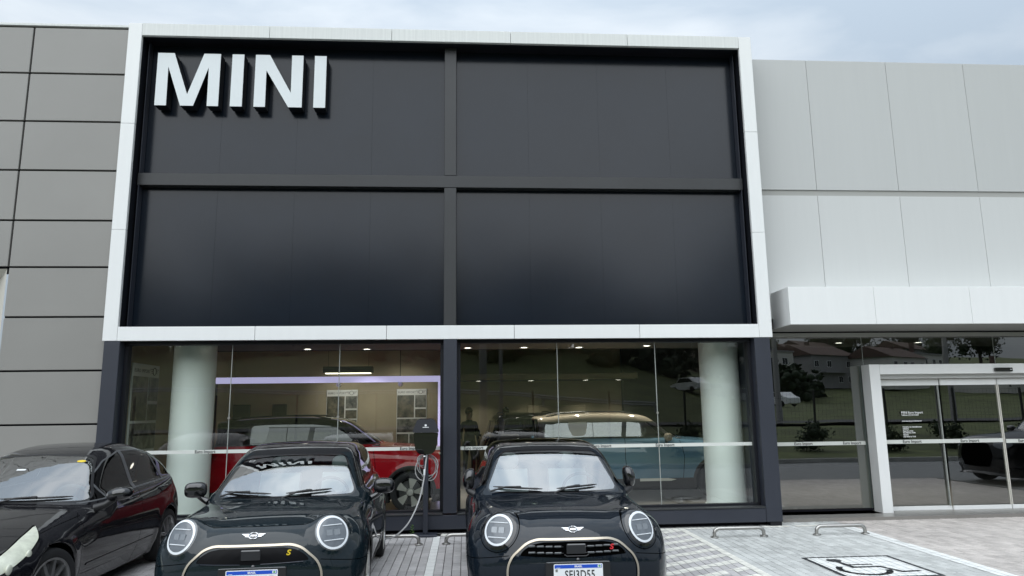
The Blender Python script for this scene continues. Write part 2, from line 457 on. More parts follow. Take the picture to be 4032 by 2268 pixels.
# pavers near the building are built one by one
GX0, GX1, GY0, GY1 = -3.0, 17.0, -4.6, 0.8
lot = tag(MB().box(-60, 60, -11.2, GY0, -0.3, 0.0).add([(-60, GY0, 0), (GX0, GY0, 0), (GX0, 12, 0), (-60, 12, 0)], [(0, 1, 2, 3)])
          .add([(GX1, GY0, 0), (60, GY0, 0), (60, 12, 0), (GX1, 12, 0)], [(0, 1, 2, 3)]).build('parking_lot', M['lot']), kind='structure')
paving = tag(MB().box(GX0, GX1, GY0, GY1+0.15, -0.3, -0.012).build('paving', M['bedding']), kind='structure')
def paver_shape(mb, x, y, dz=0.0, tx=0.0, ty=0.0):
    h = JT/2; b = 0.006
    a0, a1, b0, b1 = x+h, x+PX-h, y+h, y+PY-h
    zt = lambda u, v: dz + tx*(u-x-PX/2) + ty*(v-y-PY/2)
    vs = [(a0, b0, -0.03), (a1, b0, -0.03), (a1, b1, -0.03), (a0, b1, -0.03),
          (a0, b0, zt(a0, b0)-b*0.6), (a1, b0, zt(a1, b0)-b*0.6), (a1, b1, zt(a1, b1)-b*0.6), (a0, b1, zt(a0, b1)-b*0.6),
          (a0+b, b0+b, zt(a0, b0)), (a1-b, b0+b, zt(a1, b0)), (a1-b, b1-b, zt(a1, b1)), (a0+b, b1-b, zt(a0, b1))]
    fs = [(8, 9, 10, 11)] + [(i, (i+1) % 4, 4+(i+1) % 4, 4+i) for i in range(4)] + [(4+i, 4+(i+1) % 4, 8+(i+1) % 4, 8+i) for i in range(4)]
    mb.add(vs, fs)
def paver_tilt(i, j):
    r_ = random.Random(i*7919+j*104729)
    return r_.uniform(-0.0022, 0.0006), r_.uniform(-0.012, 0.012), r_.uniform(-0.008, 0.008)
field = MB(); singles = []
for i in range(int(round((GX0-X_OFF)/PX)), int(round((GX1-X_OFF)/PX))):
    for j in range(int(round((GY0-Y_OFF)/PY)), int(round((GY1-Y_OFF)/PY))):
        x, y = i*PX+X_OFF, j*PY+Y_OFF
        if x+PX > GX1 or y+PY > GY1 or x < GX0: continue
        near = (7.45 <= x <= 8.45 and -3.3 <= y <= -1.2) or (8.6 <= x <= 9.2 and -3.3 <= y <= -1.5) or (5.0 < x < 5.35 and -3.0 <= y <= -1.7) or (4.45 < x < 4.9 and -3.0 <= y <= -1.7)
        if near and len(singles) < 296: singles.append((i, j, x, y))
        else: paver_shape(field, x, y, *paver_tilt(i, j))
tag(field.build('paver_field', M['paver'], paving), kind='stuff')
_pv = []
for k in range(6):
    mb = MB(); dz, tx, ty = paver_tilt(k*13, k*31+5); paver_shape(mb, 0, 0, dz, tx, ty); _pv.append(mb.mesh('paver'))
    _pv[-1].materials.append(M['paver'])
for i, j, x, y in singles:
    link(bpy.data.objects.new('paver', _pv[(i*5+j*3) % 6]), paving).location = (x, y, 0)

# painted markings: thin films cut paver by paver so that the joints stay open
def clip_poly(poly, x0, x1, y0, y1):
    def cut(ps, ax, v, keep_less):
        o = []
        for a, b in zip(ps, ps[1:]+ps[:1]):
            ia = (a[ax] <= v) if keep_less else (a[ax] >= v)
            ib = (b[ax] <= v) if keep_less else (b[ax] >= v)
            if ia: o.append(a)
            if ia != ib:
                t = (v-a[ax])/(b[ax]-a[ax]); o.append((a[0]+(b[0]-a[0])*t, a[1]+(b[1]-a[1])*t))
        return o
    for ax, v, k in ((0, x0, False), (0, x1, True), (1, y0, False), (1, y1, True)):
        poly = cut(poly, ax, v, k)
        if len(poly) < 3: return None
    return poly
def film(polys, z, mb=None, wear=0.0):
    mb = mb or MB(); h = JT/2+0.0005
    for poly in polys:          # paint that ran down into the joints
        mb.add([(a, b, z-0.0095) for a, b in poly], [tuple(range(len(poly)))])
    for poly in polys:
        xs = [p[0] for p in poly]; ys = [p[1] for p in poly]
        for i in range(math.floor((min(xs)-X_OFF)/PX), math.floor((max(xs)-X_OFF)/PX)+1):
            for j in range(math.floor((min(ys)-Y_OFF)/PY), math.floor((max(ys)-Y_OFF)/PY)+1):
                if wear and random.random() < wear: continue
                x, y = i*PX+X_OFF, j*PY+Y_OFF
                c = clip_poly(poly, x+h, x+PX-h, y+h, y+PY-h)
                if c: mb.add([(a, b, z) for a, b in c], [tuple(range(len(c)))])
    return mb
def rect(x0, x1, y0, y1): return [(x0, y0), (x1, y0), (x1, y1), (x0, y1)]
tag(film([rect(4.91, 5.01, -4.6, 0)], 0.003, wear=0.01).build('bay_line', M['road_paint_new']), kind='structure')
tag(film([rect(8.51, 8.61, -4.6, 0.0), rect(8.61, 11.11, -0.11, 0.0), rect(4.0, 8.51, -0.2, 0.0)], 0.003, wear=0.015).build('bay_line', M['road_paint']), kind='structure')
tag(film([rect(10.93, 11.11, -4.6, -0.11)], 0.003, wear=0.01).build('bay_line', M['road_paint_new']), kind='structure')
stripes = []
sl = 0.58
for k in range(14):
    yb = 0.10 - 0.362*k
    stripes.append([(7.41, yb-sl*1.1), (8.51, yb), (8.51, yb+0.155), (7.41, yb+0.155-sl*1.1)])
stripes = [p for p in (clip_poly(s_, 7.41, 8.51, -4.6, -0.2) for s_ in stripes) if p]
tag(film(stripes, 0.003, wear=0.02).build('hatch_marking', M['road_paint']), kind='structure')
# accessible parking symbol: white square, dark border and figure
sym = film([rect(9.37, 10.34, -3.30, -2.33)], 0.003)
tag(sym.build('accessible_bay_panel', M['road_paint_new']), kind='structure')
fig = []
for a in (rect(9.325, 10.385, -2.33, -2.285), rect(9.325, 10.385, -3.345, -3.30), rect(9.325, 9.37, -3.30, -2.33), rect(10.34, 10.385, -3.30, -2.33)): fig.append(a)
def strip2(pts, w):
    for a, b in zip(pts, pts[1:]):
        d = Vector((b[0]-a[0], b[1]-a[1])).normalized(); n_ = Vector((-d.y, d.x))*w/2; e = d*w*0.25
        fig.append([(a[0]-n_.x-e.x, a[1]-n_.y-e.y), (b[0]-n_.x+e.x, b[1]-n_.y+e.y), (b[0]+n_.x+e.x, b[1]+n_.y+e.y), (a[0]+n_.x-e.x, a[1]+n_.y-e.y)])
fig.append([(9.62+0.085*math.cos(a*math.pi/8), -2.485+0.085*math.sin(a*math.pi/8)) for a in range(16)])
strip2([(9.63, -2.57), (9.66, -2.86)], 0.062)
strip2([(9.66, -2.72), (9.93, -2.725)], 0.045)
strip2([(9.64, -2.85), (9.96, -2.845), (10.06, -3.11), (10.26, -3.09)], 0.058)
arc = [(9.71+0.255*math.cos(R(a)), -2.97+0.245*math.sin(R(a))) for a in range(140, 361, 14)]
strip2(arc, 0.066)
tag(film(fig, 0.0055).build('accessible_symbol', M['road_black']), kind='structure')

# ================================================================== SHOWROOM BLOCK
B = thing('showroom_building', 'two-storey charcoal panelled showroom block inside a thick white frame with glazed ground floor', 'building')
ZB, ZT, W = 2.85, 7.96, 10.20
FT = 0.21
g = 0.003
def panel(m, *a, c=0.004, name='frame_panel', parent=None):
    return box(name, M[m], parent or B, *a, c=c)
for z0, z1 in ((ZB, 4.55), (4.55, 6.26), (6.26, ZT)):
    for x0, x1 in ((0, FT), (W-FT, W)):
        panel('white_metal', x0, x1, 0, 0.06, z0+g/2, z1-g/2)
xs = [FT, 2.21, 4.17, 6.12, 8.08, W-FT]
for x0, x1 in zip(xs, xs[1:]):
    panel('frame_weathered', x0+g, x1-g, 0, 0.06, ZT-FT, ZT)
    panel('white_metal', x0+g, x1-g, 0, 0.06, ZB, ZB+FT)
# outer carcass of the frame, black inside returns
mb = MB()
mb.box(0.012, W-0.012, 0.062, 0.60, ZT-FT+0.004, ZT-0.01)
mb.box(0.012, W-0.012, 0.062, 0.60, ZB+0.01, ZB+FT-0.004)
mb.box(0.012, FT-0.004, 0.062, 0.60, ZB+FT, ZT-FT)
mb.box(W-FT+0.004, W-0.012, 0.062, 0.60, ZB+FT, ZT-FT)
mb.build('frame_reveal', M['black_metal'], B)
for x in (FT+0.035, W-FT-0.035-0.012):      # slim trims inside the side returns
    box('reveal_trim', M['dark_metal'], B, x, x+0.012, 0.2, 0.34, ZB+FT, ZT-FT, c=0.002)
box('backing_wall', M['dark_metal'], B, 0.1, W-0.1, 0.392, 0.55, ZB+0.1, ZT-0.1)
lx = [FT, 1.421, 2.627, 3.84, 5.03]; rx = [5.225, 6.42, 7.608, 8.81, W-FT]
for cols in (lx, rx):
    for z0, z1 in ((ZB+FT, 5.32), (5.525, ZT-FT)):
        for x0, x1 in zip(cols, cols[1:]):
            o = MB().box(x0-(x0+x1)/2+0.0008, (x1-x0)/2-0.0008, 0, 0.03, z0-(z0+z1)/2, (z1-z0)/2).build('dark_panel', M['dark_panel'], B, loc=((x0+x1)/2, 0.35, (z0+z1)/2))
            o.rotation_euler = (R(random.uniform(-0.10, 0.10)), 0, R(random.uniform(-0.10, 0.10)))      # no two panels hang quite true
box('mullion', M['mullion_metal'], B, 5.03, 5.225, 0.20, 0.349, ZB+FT, 5.32, c=0.005)
box('mullion', M['mullion_metal'], B, 5.03, 5.225, 0.20, 0.349, 5.525, ZT-FT, c=0.005)
box('cross_beam', M['mullion_metal'], B, FT+0.02, W-FT-0.02, 0.197, 0.349, 5.323, 5.522, c=0.005)
# ground floor frame
box('frame_post', M['dark_metal'], B, 0.03, 0.26, 0.0, 0.30, 0.06, ZB-0.002, c=0.006)
box('frame_post', M['dark_metal'], B, 9.90, 10.15, 0.0, 0.30, 0.06, ZB-0.002, c=0.006)
box('frame_post', M['dark_metal'], B, 5.035, 5.24, 0.0, 0.30, 0.285, ZB-0.002, c=0.006)
box('frame_sill', M['dark_metal'], B, 0.262, 9.898, 0.004, 0.30, 0.06, 0.262, c=0.006)
for x0, x1 in ((0.262, 5.033), (5.242, 9.898)):
    box('sill_cap', M['mullion_metal'], B, x0, x1, -0.004, 0.19, 0.264, 0.284, c=0.003)
    box('glazing_bead', M['black_metal'], B, x0, x1, 0.192, 0.29, 0.264, 0.315, c=0.003)
    box('head_channel', M['black_metal'], B, x0, x1, 0.15, 0.32, 2.80, ZB-0.003)
    for xx in (x0, x1-0.05):
        box('jamb_channel', M['black_metal'], B, xx, xx+0.05, 0.17, 0.29, 0.316, 2.798)
box('post_foot', M['black_metal'], B, 9.96, 10.14, 0.02, 0.25, 0.0, 0.058, c=0.004)
box('post_foot', M['black_metal'], B, 0.05, 0.24, 0.02, 0.25, 0.0, 0.058, c=0.004)
box('plinth', M['joint_black'], B, 0.1, 10.05, 0.14, 0.3, -0.02, 0.058)
YG = 0.245
for xs_ in ((0.30, 1.82, 3.437, 4.99), (5.285, 6.806, 8.366, 9.855)):
    for n_, (x0, x1) in enumerate(zip(xs_, xs_[1:])):
        MB().add([(x0+0.004, YG, 0.315), (x1-0.004, YG, 0.315), (x1-0.004, YG, 2.80), (x0+0.004, YG, 2.80)], [(0, 1, 2, 3)]).build('glass_pane', M['glass'], B)
        if n_ > 0:
            box('glass_joint', M['silicone'], B, x0-0.0055, x0+0.0055, YG-0.004, YG+0.006, 0.315, 2.80)
            MB().lathe([(0.001, -0.012), (0.02, -0.012), (0.02, 0.0), (0.001, 0.0)], (x0, YG, 1.70), 'y', 12).build('glass_clamp', M['steel'], B)
# frosted safety strip with the dealer's name on every pane
def strip(parent, x0, x1, y, z, h, texts, ts=0.062):
    s_ = box('safety_strip', M['white_decal'], parent, x0, x1, y-0.004, y-0.002, z-h/2, z+h/2)
    for tx in texts:
        wall_text('lettering', 'Euro Import', tx, y-0.006, z, ts, M['text_dark'], s_, sx=0.94, spacing=1.02, bold=0.0012)
strip(B, 0.30, 4.985, YG, 1.213, 0.052, (1.50, 4.525))
strip(B, 5.29, 9.85, YG, 1.205, 0.052, (5.49, 7.467, 8.46))
# interior ---------------------------------------------------------
box('floor', M['floor_in'], B, -0.2, 20.0, 0.31, 12.5, -0.05, 0.05)
box('side_wall', M['tan_wall'], B, -0.25, 0.0, 0.46, 6.3, 0.05, 4.2)
box('back_wall', M['tan_wall'], B, -0.25, 5.05, 6.25, 6.45, 0.05, 4.2)
box('side_wall', M['tan_wall'], B, 4.87, 5.06, 6.46, 10.4, 0.05, 4.2)
box('partition', M['dark_wall'], B, 4.86, 5.06, 5.3, 6.249, 0.05, 4.2)
box('back_wall', M['tan_wall'], B, 5.07, 10.0, 10.2, 10.4, 0.05, 4.4)
box('back_wall', M['dark_wall'], B, 10.02, 20.0, 10.0, 10.4, 0.05, 4.4)
box('side_wall', M['dark_wall'], B, 20.0, 20.2, 1.0, 10.4, -0.05, 4.4)
box('bulkhead', M['tan_wall'], B, 5.07, 10.0, 8.1, 8.4, 2.58, 2.72, c=0.01)
box('bulkhead', M['dark_wall'], B, 5.07, 10.0, 8.45, 10.19, 2.60, 2.70)
box('ceiling', M['ceiling_in'], B, -0.2, 20.0, 0.61, 4.25, 3.05, 3.15)
box('ceiling', M['ceiling_in'], B, -0.2, 20.0, 4.25, 10.4, 4.0, 4.1)
box('ceiling_edge', M['dark_wall'], B, -0.2, 20.0, 4.26, 4.30, 3.04, 3.999)
box('roof_slab', M['dark_wall'], B, 0.02, W-0.02, 0.61, 12.0, 7.7, 7.9)
for cx, cy in ((0.98, 1.05), (9.70, 1.10)):
    col_ = MB().lathe([(0.325, 0.05), (0.325, 3.05)], (cx, cy, 0), 'z', 40, closed=False).build('column', M['column_paint'], B, smooth=40)
    MB().lathe([(0.326, 0.05), (0.372, 0.05), (0.372, 0.17), (0.356, 0.20), (0.326, 0.20)], (cx, cy, 0), 'z', 40, closed=False).build('column_base', M['column_paint'], col_, smooth=30)
# violet lit portal inside the left bay
Pt = thing('light_portal', 'violet glowing square portal frame standing inside the left showroom bay', 'light frame', (0, 4.6, 0))
box('top_bar', M['violet_light'], Pt, 0.05, 4.87, 0, 0.12, 2.395, 2.52)
box('side_bar', M['violet_light'], Pt, 4.785, 4.87, 0.002, 0.122, 0.05, 2.393)
box('side_bar', M['dark_wall'], Pt, 0.05, 0.13, 0.002, 0.122, 0.05, 2.393)

# ================================================================== LETTERS
Sg = thing('wall_sign', 'large white raised block letters spelling the showroom name on the dark upper panel', 'sign', (0, 0.13, 0))
zt, zb = 7.516, 6.62
def letter(poly):
    o = MB().prism(poly, 0.0, 0.19, 'y').build('letter', M['black_metal'], Sg)
    f_ = MB().prism(poly, -0.008, -0.001, 'y').build('letter_face', M['sign_white'], o)
letter([(0.432, zt), (0.691, zt), (0.928, 6.812), (1.157, zt), (1.421, zt), (1.421, zb), (1.244, zb), (1.241, 7.283), (1.032, zb), (0.83, zb), (0.607, 7.283), (0.612, zb), (0.432, zb)])
letter([(1.604, zt), (1.792, zt), (1.792, zb), (1.604, zb)])
letter([(1.975, zt), (2.20, zt), (2.556, 6.866), (2.553, zt), (2.737, zt), (2.737, zb), (2.523, zb), (2.154, 7.247), (2.157, zb), (1.975, zb)])
letter([(2.92, zt), (3.109, zt), (3.109, zb), (2.92, zb)])
for ch in Sg.children:                      # the joints behind the letters: short stand-off pins
    pass

# ================================================================== LEFT GREY WING
L = thing('grey_clad_wing', 'warm grey metal-clad building wing left of the white frame', 'building')
MB().box(-1.51, -0.012, 0.16, 0.6, -0.02, 7.93).box(-9.0, -1.511, 0.16, 0.6, 3.97, 7.93).build('backing_wall', M['joint_black'], L)
box('parapet_cap', M['frame_weathered'], L, -9.0, -0.012, 0.10, 0.6, 7.932, 7.975, c=0.004)
zj = [7.905, 7.117, 6.315, 5.514, 4.714, 3.985, 3.224, 2.422, 1.640, 0.84, 0.05]
xj = [-0.012, -1.503, -3.0, -4.5, -6.0]
for k, (z1, z0) in enumerate(zip(zj, zj[1:])):
    for i, (x1, x0) in enumerate(zip(xj, xj[1:])):
        if i > 0 and k >= 5: continue
        box('cladding_panel', M['grey_panel'], L, x0+0.014, x1-(0.0 if i == 0 else 0.014), 0.10, 0.15, z0+0.014, z1-0.014, c=0.004)
mb = MB()                                     # splayed pale reveal of the big opening beside the panels
mb.add([(-1.52, 0.105, 0.05), (-1.52, 0.105, 3.96), (-2.3, 0.9, 3.5), (-2.3, 0.9, 0.05)], [(0, 1, 2, 3)])
mb.add([(-1.52, 0.105, 3.96), (-6, 0.105, 3.96), (-6, 0.9, 3.5), (-2.3, 0.9, 3.5)], [(0, 1, 2, 3)])
mb.build('opening_reveal', M['reveal_beige'], L)
box('glass_pane', M['door_glass'], L, -6, -2.3, 0.9, 0.91, 0.05, 3.5)

# ================================================================== RIGHT PALE WING
Rw = thing('pale_entrance_wing', 'pale grey clad entrance wing right of the white frame', 'building')
YW = 0.50
vx = [9.6, 11.395, 12.86, 14.305, 15.76, 17.22, 18.7]
box('backing_wall', M['pale_panel'], Rw, 9.0, 18.7, YW+0.05, 1.3, 3.2, 7.79)
for x0, x1 in zip(vx, vx[1:]):
    box('cladding_panel', M['pale_panel'], Rw, x0+0.003, x1-0.003, YW, YW+0.045, 5.43, 7.82, c=0.003)
    box('cladding_panel', M['pale_lower'], Rw, x0+0.003, x1-0.003, YW-0.004, YW+0.045, 3.2, 5.325, c=0.003)
box('shadow_gap', M['soffit_grey'], Rw, 9.6, 18.7, YW+0.022, YW+0.05, 5.327, 5.428)
# canopy
cj = [10.44, 11.838, 13.43, 15.02, 16.6, 18.2]
for x0, x1 in zip(cj, cj[1:]):
    box('canopy_panel', M['white_metal'], Rw, x0+0.002, x1-0.002, -0.14, -0.10, 3.035, 3.63, c=0.003)
box('canopy_end', M['white_metal'], Rw, 10.443, 10.48, -0.098, YW-0.006, 3.037, 3.628)
box('canopy_soffit', M['soffit_grey'], Rw, 10.482, 18.2, -0.098, 1.3, 3.04, 3.08)
box('canopy_top', M['white_metal'], Rw, 10.482, 18.2, -0.098, YW-0.006, 3.59, 3.626)
# glazed front under the canopy
YD = 1.0
box('head_rail', M['soffit_grey'], Rw, 10.155, 18.2, YD-0.03, YD+0.05, 2.945, 3.015, c=0.003)
box('head_line', M['joint_black'], Rw, 10.155, 18.2, YD-0.02, YD+0.05, 3.016, 3.036)
box('return_wall', M['dark_metal'], Rw, 10.0, 10.154, 0.302, YD+0.1, 0.0, 3.036)
for x0, x1, z0, z1 in ((10.16, 12.205, 0.09, 2.94), (12.215, 14.595, 2.455, 2.94), (14.605, 17.0, 2.455, 2.94)):
    MB().add([(x0, YD, z0), (x1, YD, z0), (x1, YD, z1), (x0, YD, z1)], [(0, 1, 2, 3)]).build('glass_pane', M['door_glass'], Rw)
for x in (12.21, 14.60):
    box('glass_joint', M['silicone'], Rw, x-0.005, x+0.005, YD-0.005, YD+0.005, 2.46, 2.94)
box('bottom_rail', M['joint_black'], Rw, 10.155, 12.2, YD-0.02, YD+0.03, 0.055, 0.088)
box('threshold', M['soffit_grey'], Rw, 10.155, 12.13, 0.66, YD+0.2, -0.02, 0.05, c=0.01)
box('edge_gasket', M['joint_black'], Rw, 12.185, 12.225, YD-0.06, YD-0.003, 0.05, 2.448)
strip(Rw, 10.16, 12.12, YD, 1.150, 0.060, (11.035, 11.88), 0.066)
# white entrance portal
mb = MB()
mb.box(12.13, 12.31, 0.69, YD-0.062, 0.0, 2.45, c=0.004)
mb.box(12.13, 12.31, YD+0.004, 1.29, 0.0, 2.45)
mb.build('portal_post', M['white_metal'], Rw)
mb = MB(); mb.box(17.2, 17.38, 0.69, 1.29, 0.0, 2.45, c=0.004); mb.build('portal_post', M['white_metal'], Rw)
box('portal_header', M['white_metal'], Rw, 12.313, 17.197, 0.692, 1.29, 2.285, 2.449, c=0.003)
box('door_track', M['pale_lower'], Rw, 12.313, 17.197, 0.80, 1.2, 2.215, 2.283)
D = thing('sliding_door', 'frameless glass sliding entrance doors with white rails inside the white portal', 'door', (0, 0.9, 0))
leafs = [(12.315, 13.465, 0.03), (13.475, 14.482, 0.0), (14.50, 15.52, 0.0), (15.53, 16.6, 0.03)]
for x0, x1, dy in leafs:
    lf = MB().add([(x0, dy, 0.11), (x1, dy, 0.11), (x1, dy, 2.10), (x0, dy, 2.10)], [(0, 1, 2, 3)]).build('door_leaf', M['door_glass'], D)
    box('bottom_rail', M['white_metal'], lf, x0, x1, dy-0.02, dy+0.02, 0.025, 0.112, c=0.003)
    box('top_rail', M['white_metal'], lf, x0, x1, dy-0.02, dy+0.02, 2.10, 2.205, c=0.003)
for x, m_ in ((13.42, 'silicone'), (14.475, 'reveal_beige'), (14.502, 'reveal_beige')):
    box('edge_seal', M[m_], D, x, x+0.016, -0.012, 0.022, 0.113, 2.098)
box('floor_track', M['soffit_grey'], D, 12.315, 16.6, -0.05, 0.08, -0.01, 0.012)
box('floor_track', M['white_metal'], D, 12.315, 13.5, -0.06, -0.051, 0.0, 0.022)
strip(D, 12.318, 14.47, -0.022, 1.165, 0.064, (12.86, 13.875), 0.068)
strip(D, 14.52, 16.6, -0.022, 1.150, 0.064, (14.90, 15.9), 0.068)
tx0 = 12.735
rows = [('MINI Euro Import', 1.645, 0.052, 1.0), ('Telefone: (41) 3014-5000', 1.604, 0.030, 0.98), ('www.euroimportmini.com.br', 1.505, 0.030, 0.98),
        ('Horário de Atendimento', 1.407, 0.033, 1.0), ('VENDAS', 1.374, 0.028, 1), ('Segunda à sexta', 1.341, 0.028, 1),
        ('Das 08:30 às 19:00', 1.309, 0.028, 1), ('Sábados', 1.277, 0.028, 1), ('Das 09:00 às 13:00', 1.246, 0.028, 1)]
for body, z, s_, sx in rows:
    wall_text('lettering', body, tx0, -0.006, z, s_, M['text_white'], D, align='LEFT', sx=sx, bold=0.0007)
Se = thing('door_sensor', 'small black motion sensor fixed to the white door header', 'sensor', (14.47, 0.69, 2.345))
box('sensor_body', M['gloss_black'], Se, -0.155, 0.155, -0.05, 0, -0.032, 0.032, c=0.008)
box('sensor_mark', M['plate_white'], Se, 0.10, 0.14, -0.052, -0.0505, -0.002, 0.004)

# ================================================================== CARS
# A body is a smooth distance field (side outline x half-width), meshed once with surface nets,
# then cut along clean outlines into panels, glass, lamps, gaps and trim.
def spline(pts, n=8, closed=False):
    P = np.array(pts, float)
    if closed: P = np.vstack([P[-1], P, P[0], P[1]])
    else: P = np.vstack([2*P[0]-P[1], P, 2*P[-1]-P[-2]])
    o = []
    for i in range(1, len(P)-2):
        for k in range(n):
            t = k/n
            o.append(0.5*((2*P[i])+(-P[i-1]+P[i+1])*t+(2*P[i-1]-5*P[i]+4*P[i+1]-P[i+2])*t*t+(-P[i-1]+3*P[i]-3*P[i+1]+P[i+2])*t**3))
    if not closed: o.append(P[-2])
    return np.array(o)
def poly_sdf(px, py, poly):
    px = np.asarray(px, np.float32); py = np.asarray(py, np.float32)
    d = np.full(px.shape, 1e9, np.float32); ins = np.zeros(px.shape, bool)
    Q = np.asarray(poly, np.float32)
    for a, b in zip(Q, np.roll(Q, -1, 0)):
        ex, ey = b-a
        wx = px-a[0]; wy = py-a[1]
        t = np.clip((wx*ex+wy*ey)/(ex*ex+ey*ey+1e-12), 0, 1)
        d = np.minimum(d, (wx-ex*t)**2+(wy-ey*t)**2)
        c = ((a[1] > py) != (b[1] > py))
        if ey != 0: ins ^= c & (wx < ex*wy/ey)
    d = np.sqrt(d)
    return np.where(ins, -d, d)
def smax(a, b, k):
    h = np.maximum(k-np.abs(a-b), 0)/k
    return np.maximum(a, b)+h*h*k*0.25
def smin(a, b, k): return -smax(-a, -b, k)
def sstep(v, a, b):
    t = np.clip((v-a)/(b-a), 0, 1); return t*t*(3-2*t)

def surface_nets(F, o, h):
    s = F < 0
    nx, ny, nz_ = F.shape
    c = np.zeros((nx-1, ny-1, nz_-1), np.uint8)
    for dx in (0, 1):
        for dy in (0, 1):
            for dz in (0, 1):
                c += s[dx:nx-1+dx, dy:ny-1+dy, dz:nz_-1+dz]
    act = (c > 0) & (c < 8)
    idx = -np.ones(act.shape, np.int64); I = np.argwhere(act); idx[act] = np.arange(len(I))
    acc = np.zeros((len(I), 3)); cnt = np.zeros(len(I))
    corners = [(dx, dy, dz) for dx in (0, 1) for dy in (0, 1) for dz in (0, 1)]
    val = {q: F[I[:, 0]+q[0], I[:, 1]+q[1], I[:, 2]+q[2]] for q in corners}
    for q in corners:
        for ax in range(3):
            if q[ax] == 1: continue
            p = list(q); p[ax] = 1; p = tuple(p)
            a, b = val[q], val[p]; m = (a < 0) != (b < 0)
            t = np.where(m, a/np.where(m, a-b, 1), 0)
            pt = np.tile(np.array(q, float), (len(I), 1)); pt[:, ax] += t
            acc[m] += pt[m]; cnt[m] += 1
    V = (I+acc/cnt[:, None])*h+np.array(o)
    quads = []
    for ax in range(3):
        a1, a2 = (ax+1) % 3, (ax+2) % 3
        sl0 = [slice(None)]*3; sl1 = [slice(None)]*3
        sl0[ax] = slice(0, -1); sl1[ax] = slice(1, None)
        for q in (a1, a2): sl0[q] = slice(1, -1); sl1[q] = slice(1, -1)
        A = s[tuple(sl0)]; Bv = s[tuple(sl1)]
        E = np.argwhere(A != Bv)
        if not len(E): continue
        flip = A[tuple(E.T)]
        base = E.copy(); base[:, a1] += 1; base[:, a2] += 1
        def cell(d1, d2):
            q = base.copy(); q[:, a1] -= d1; q[:, a2] -= d2
            return idx[q[:, 0], q[:, 1], q[:, 2]]
        q4 = np.stack([cell(1, 1), cell(0, 1), cell(0, 0), cell(1, 0)], 1)
        q4[~flip] = q4[~flip][:, ::-1]
        quads.append(q4)
    return V, np.vstack(quads)
def relax(V, Q, it=6):
    E = np.vstack([Q[:, [0, 1]], Q[:, [1, 2]], Q[:, [2, 3]], Q[:, [3, 0]]])
    deg = np.bincount(E.ravel(), minlength=len(V))[:, None].astype(float)
    for i in range(it):
        for lam in (0.55, -0.57):
            S = np.zeros_like(V)
            for c_ in range(3):
                S[:, c_] = np.bincount(E[:, 0], V[E[:, 1], c_], len(V))+np.bincount(E[:, 1], V[E[:, 0], c_], len(V))
            V = V+lam*(S/deg-V)
    return V
def vnormals(V, T):
    n = np.cross(V[T[:, 1]]-V[T[:, 0]], V[T[:, 2]]-V[T[:, 0]])
    N = np.zeros_like(V)
    for k in range(3):
        for c_ in range(3): N[:, c_] += np.bincount(T[:, k], n[:, c_], len(V))
    return N/np.maximum(np.linalg.norm(N, axis=1, keepdims=True), 1e-12)

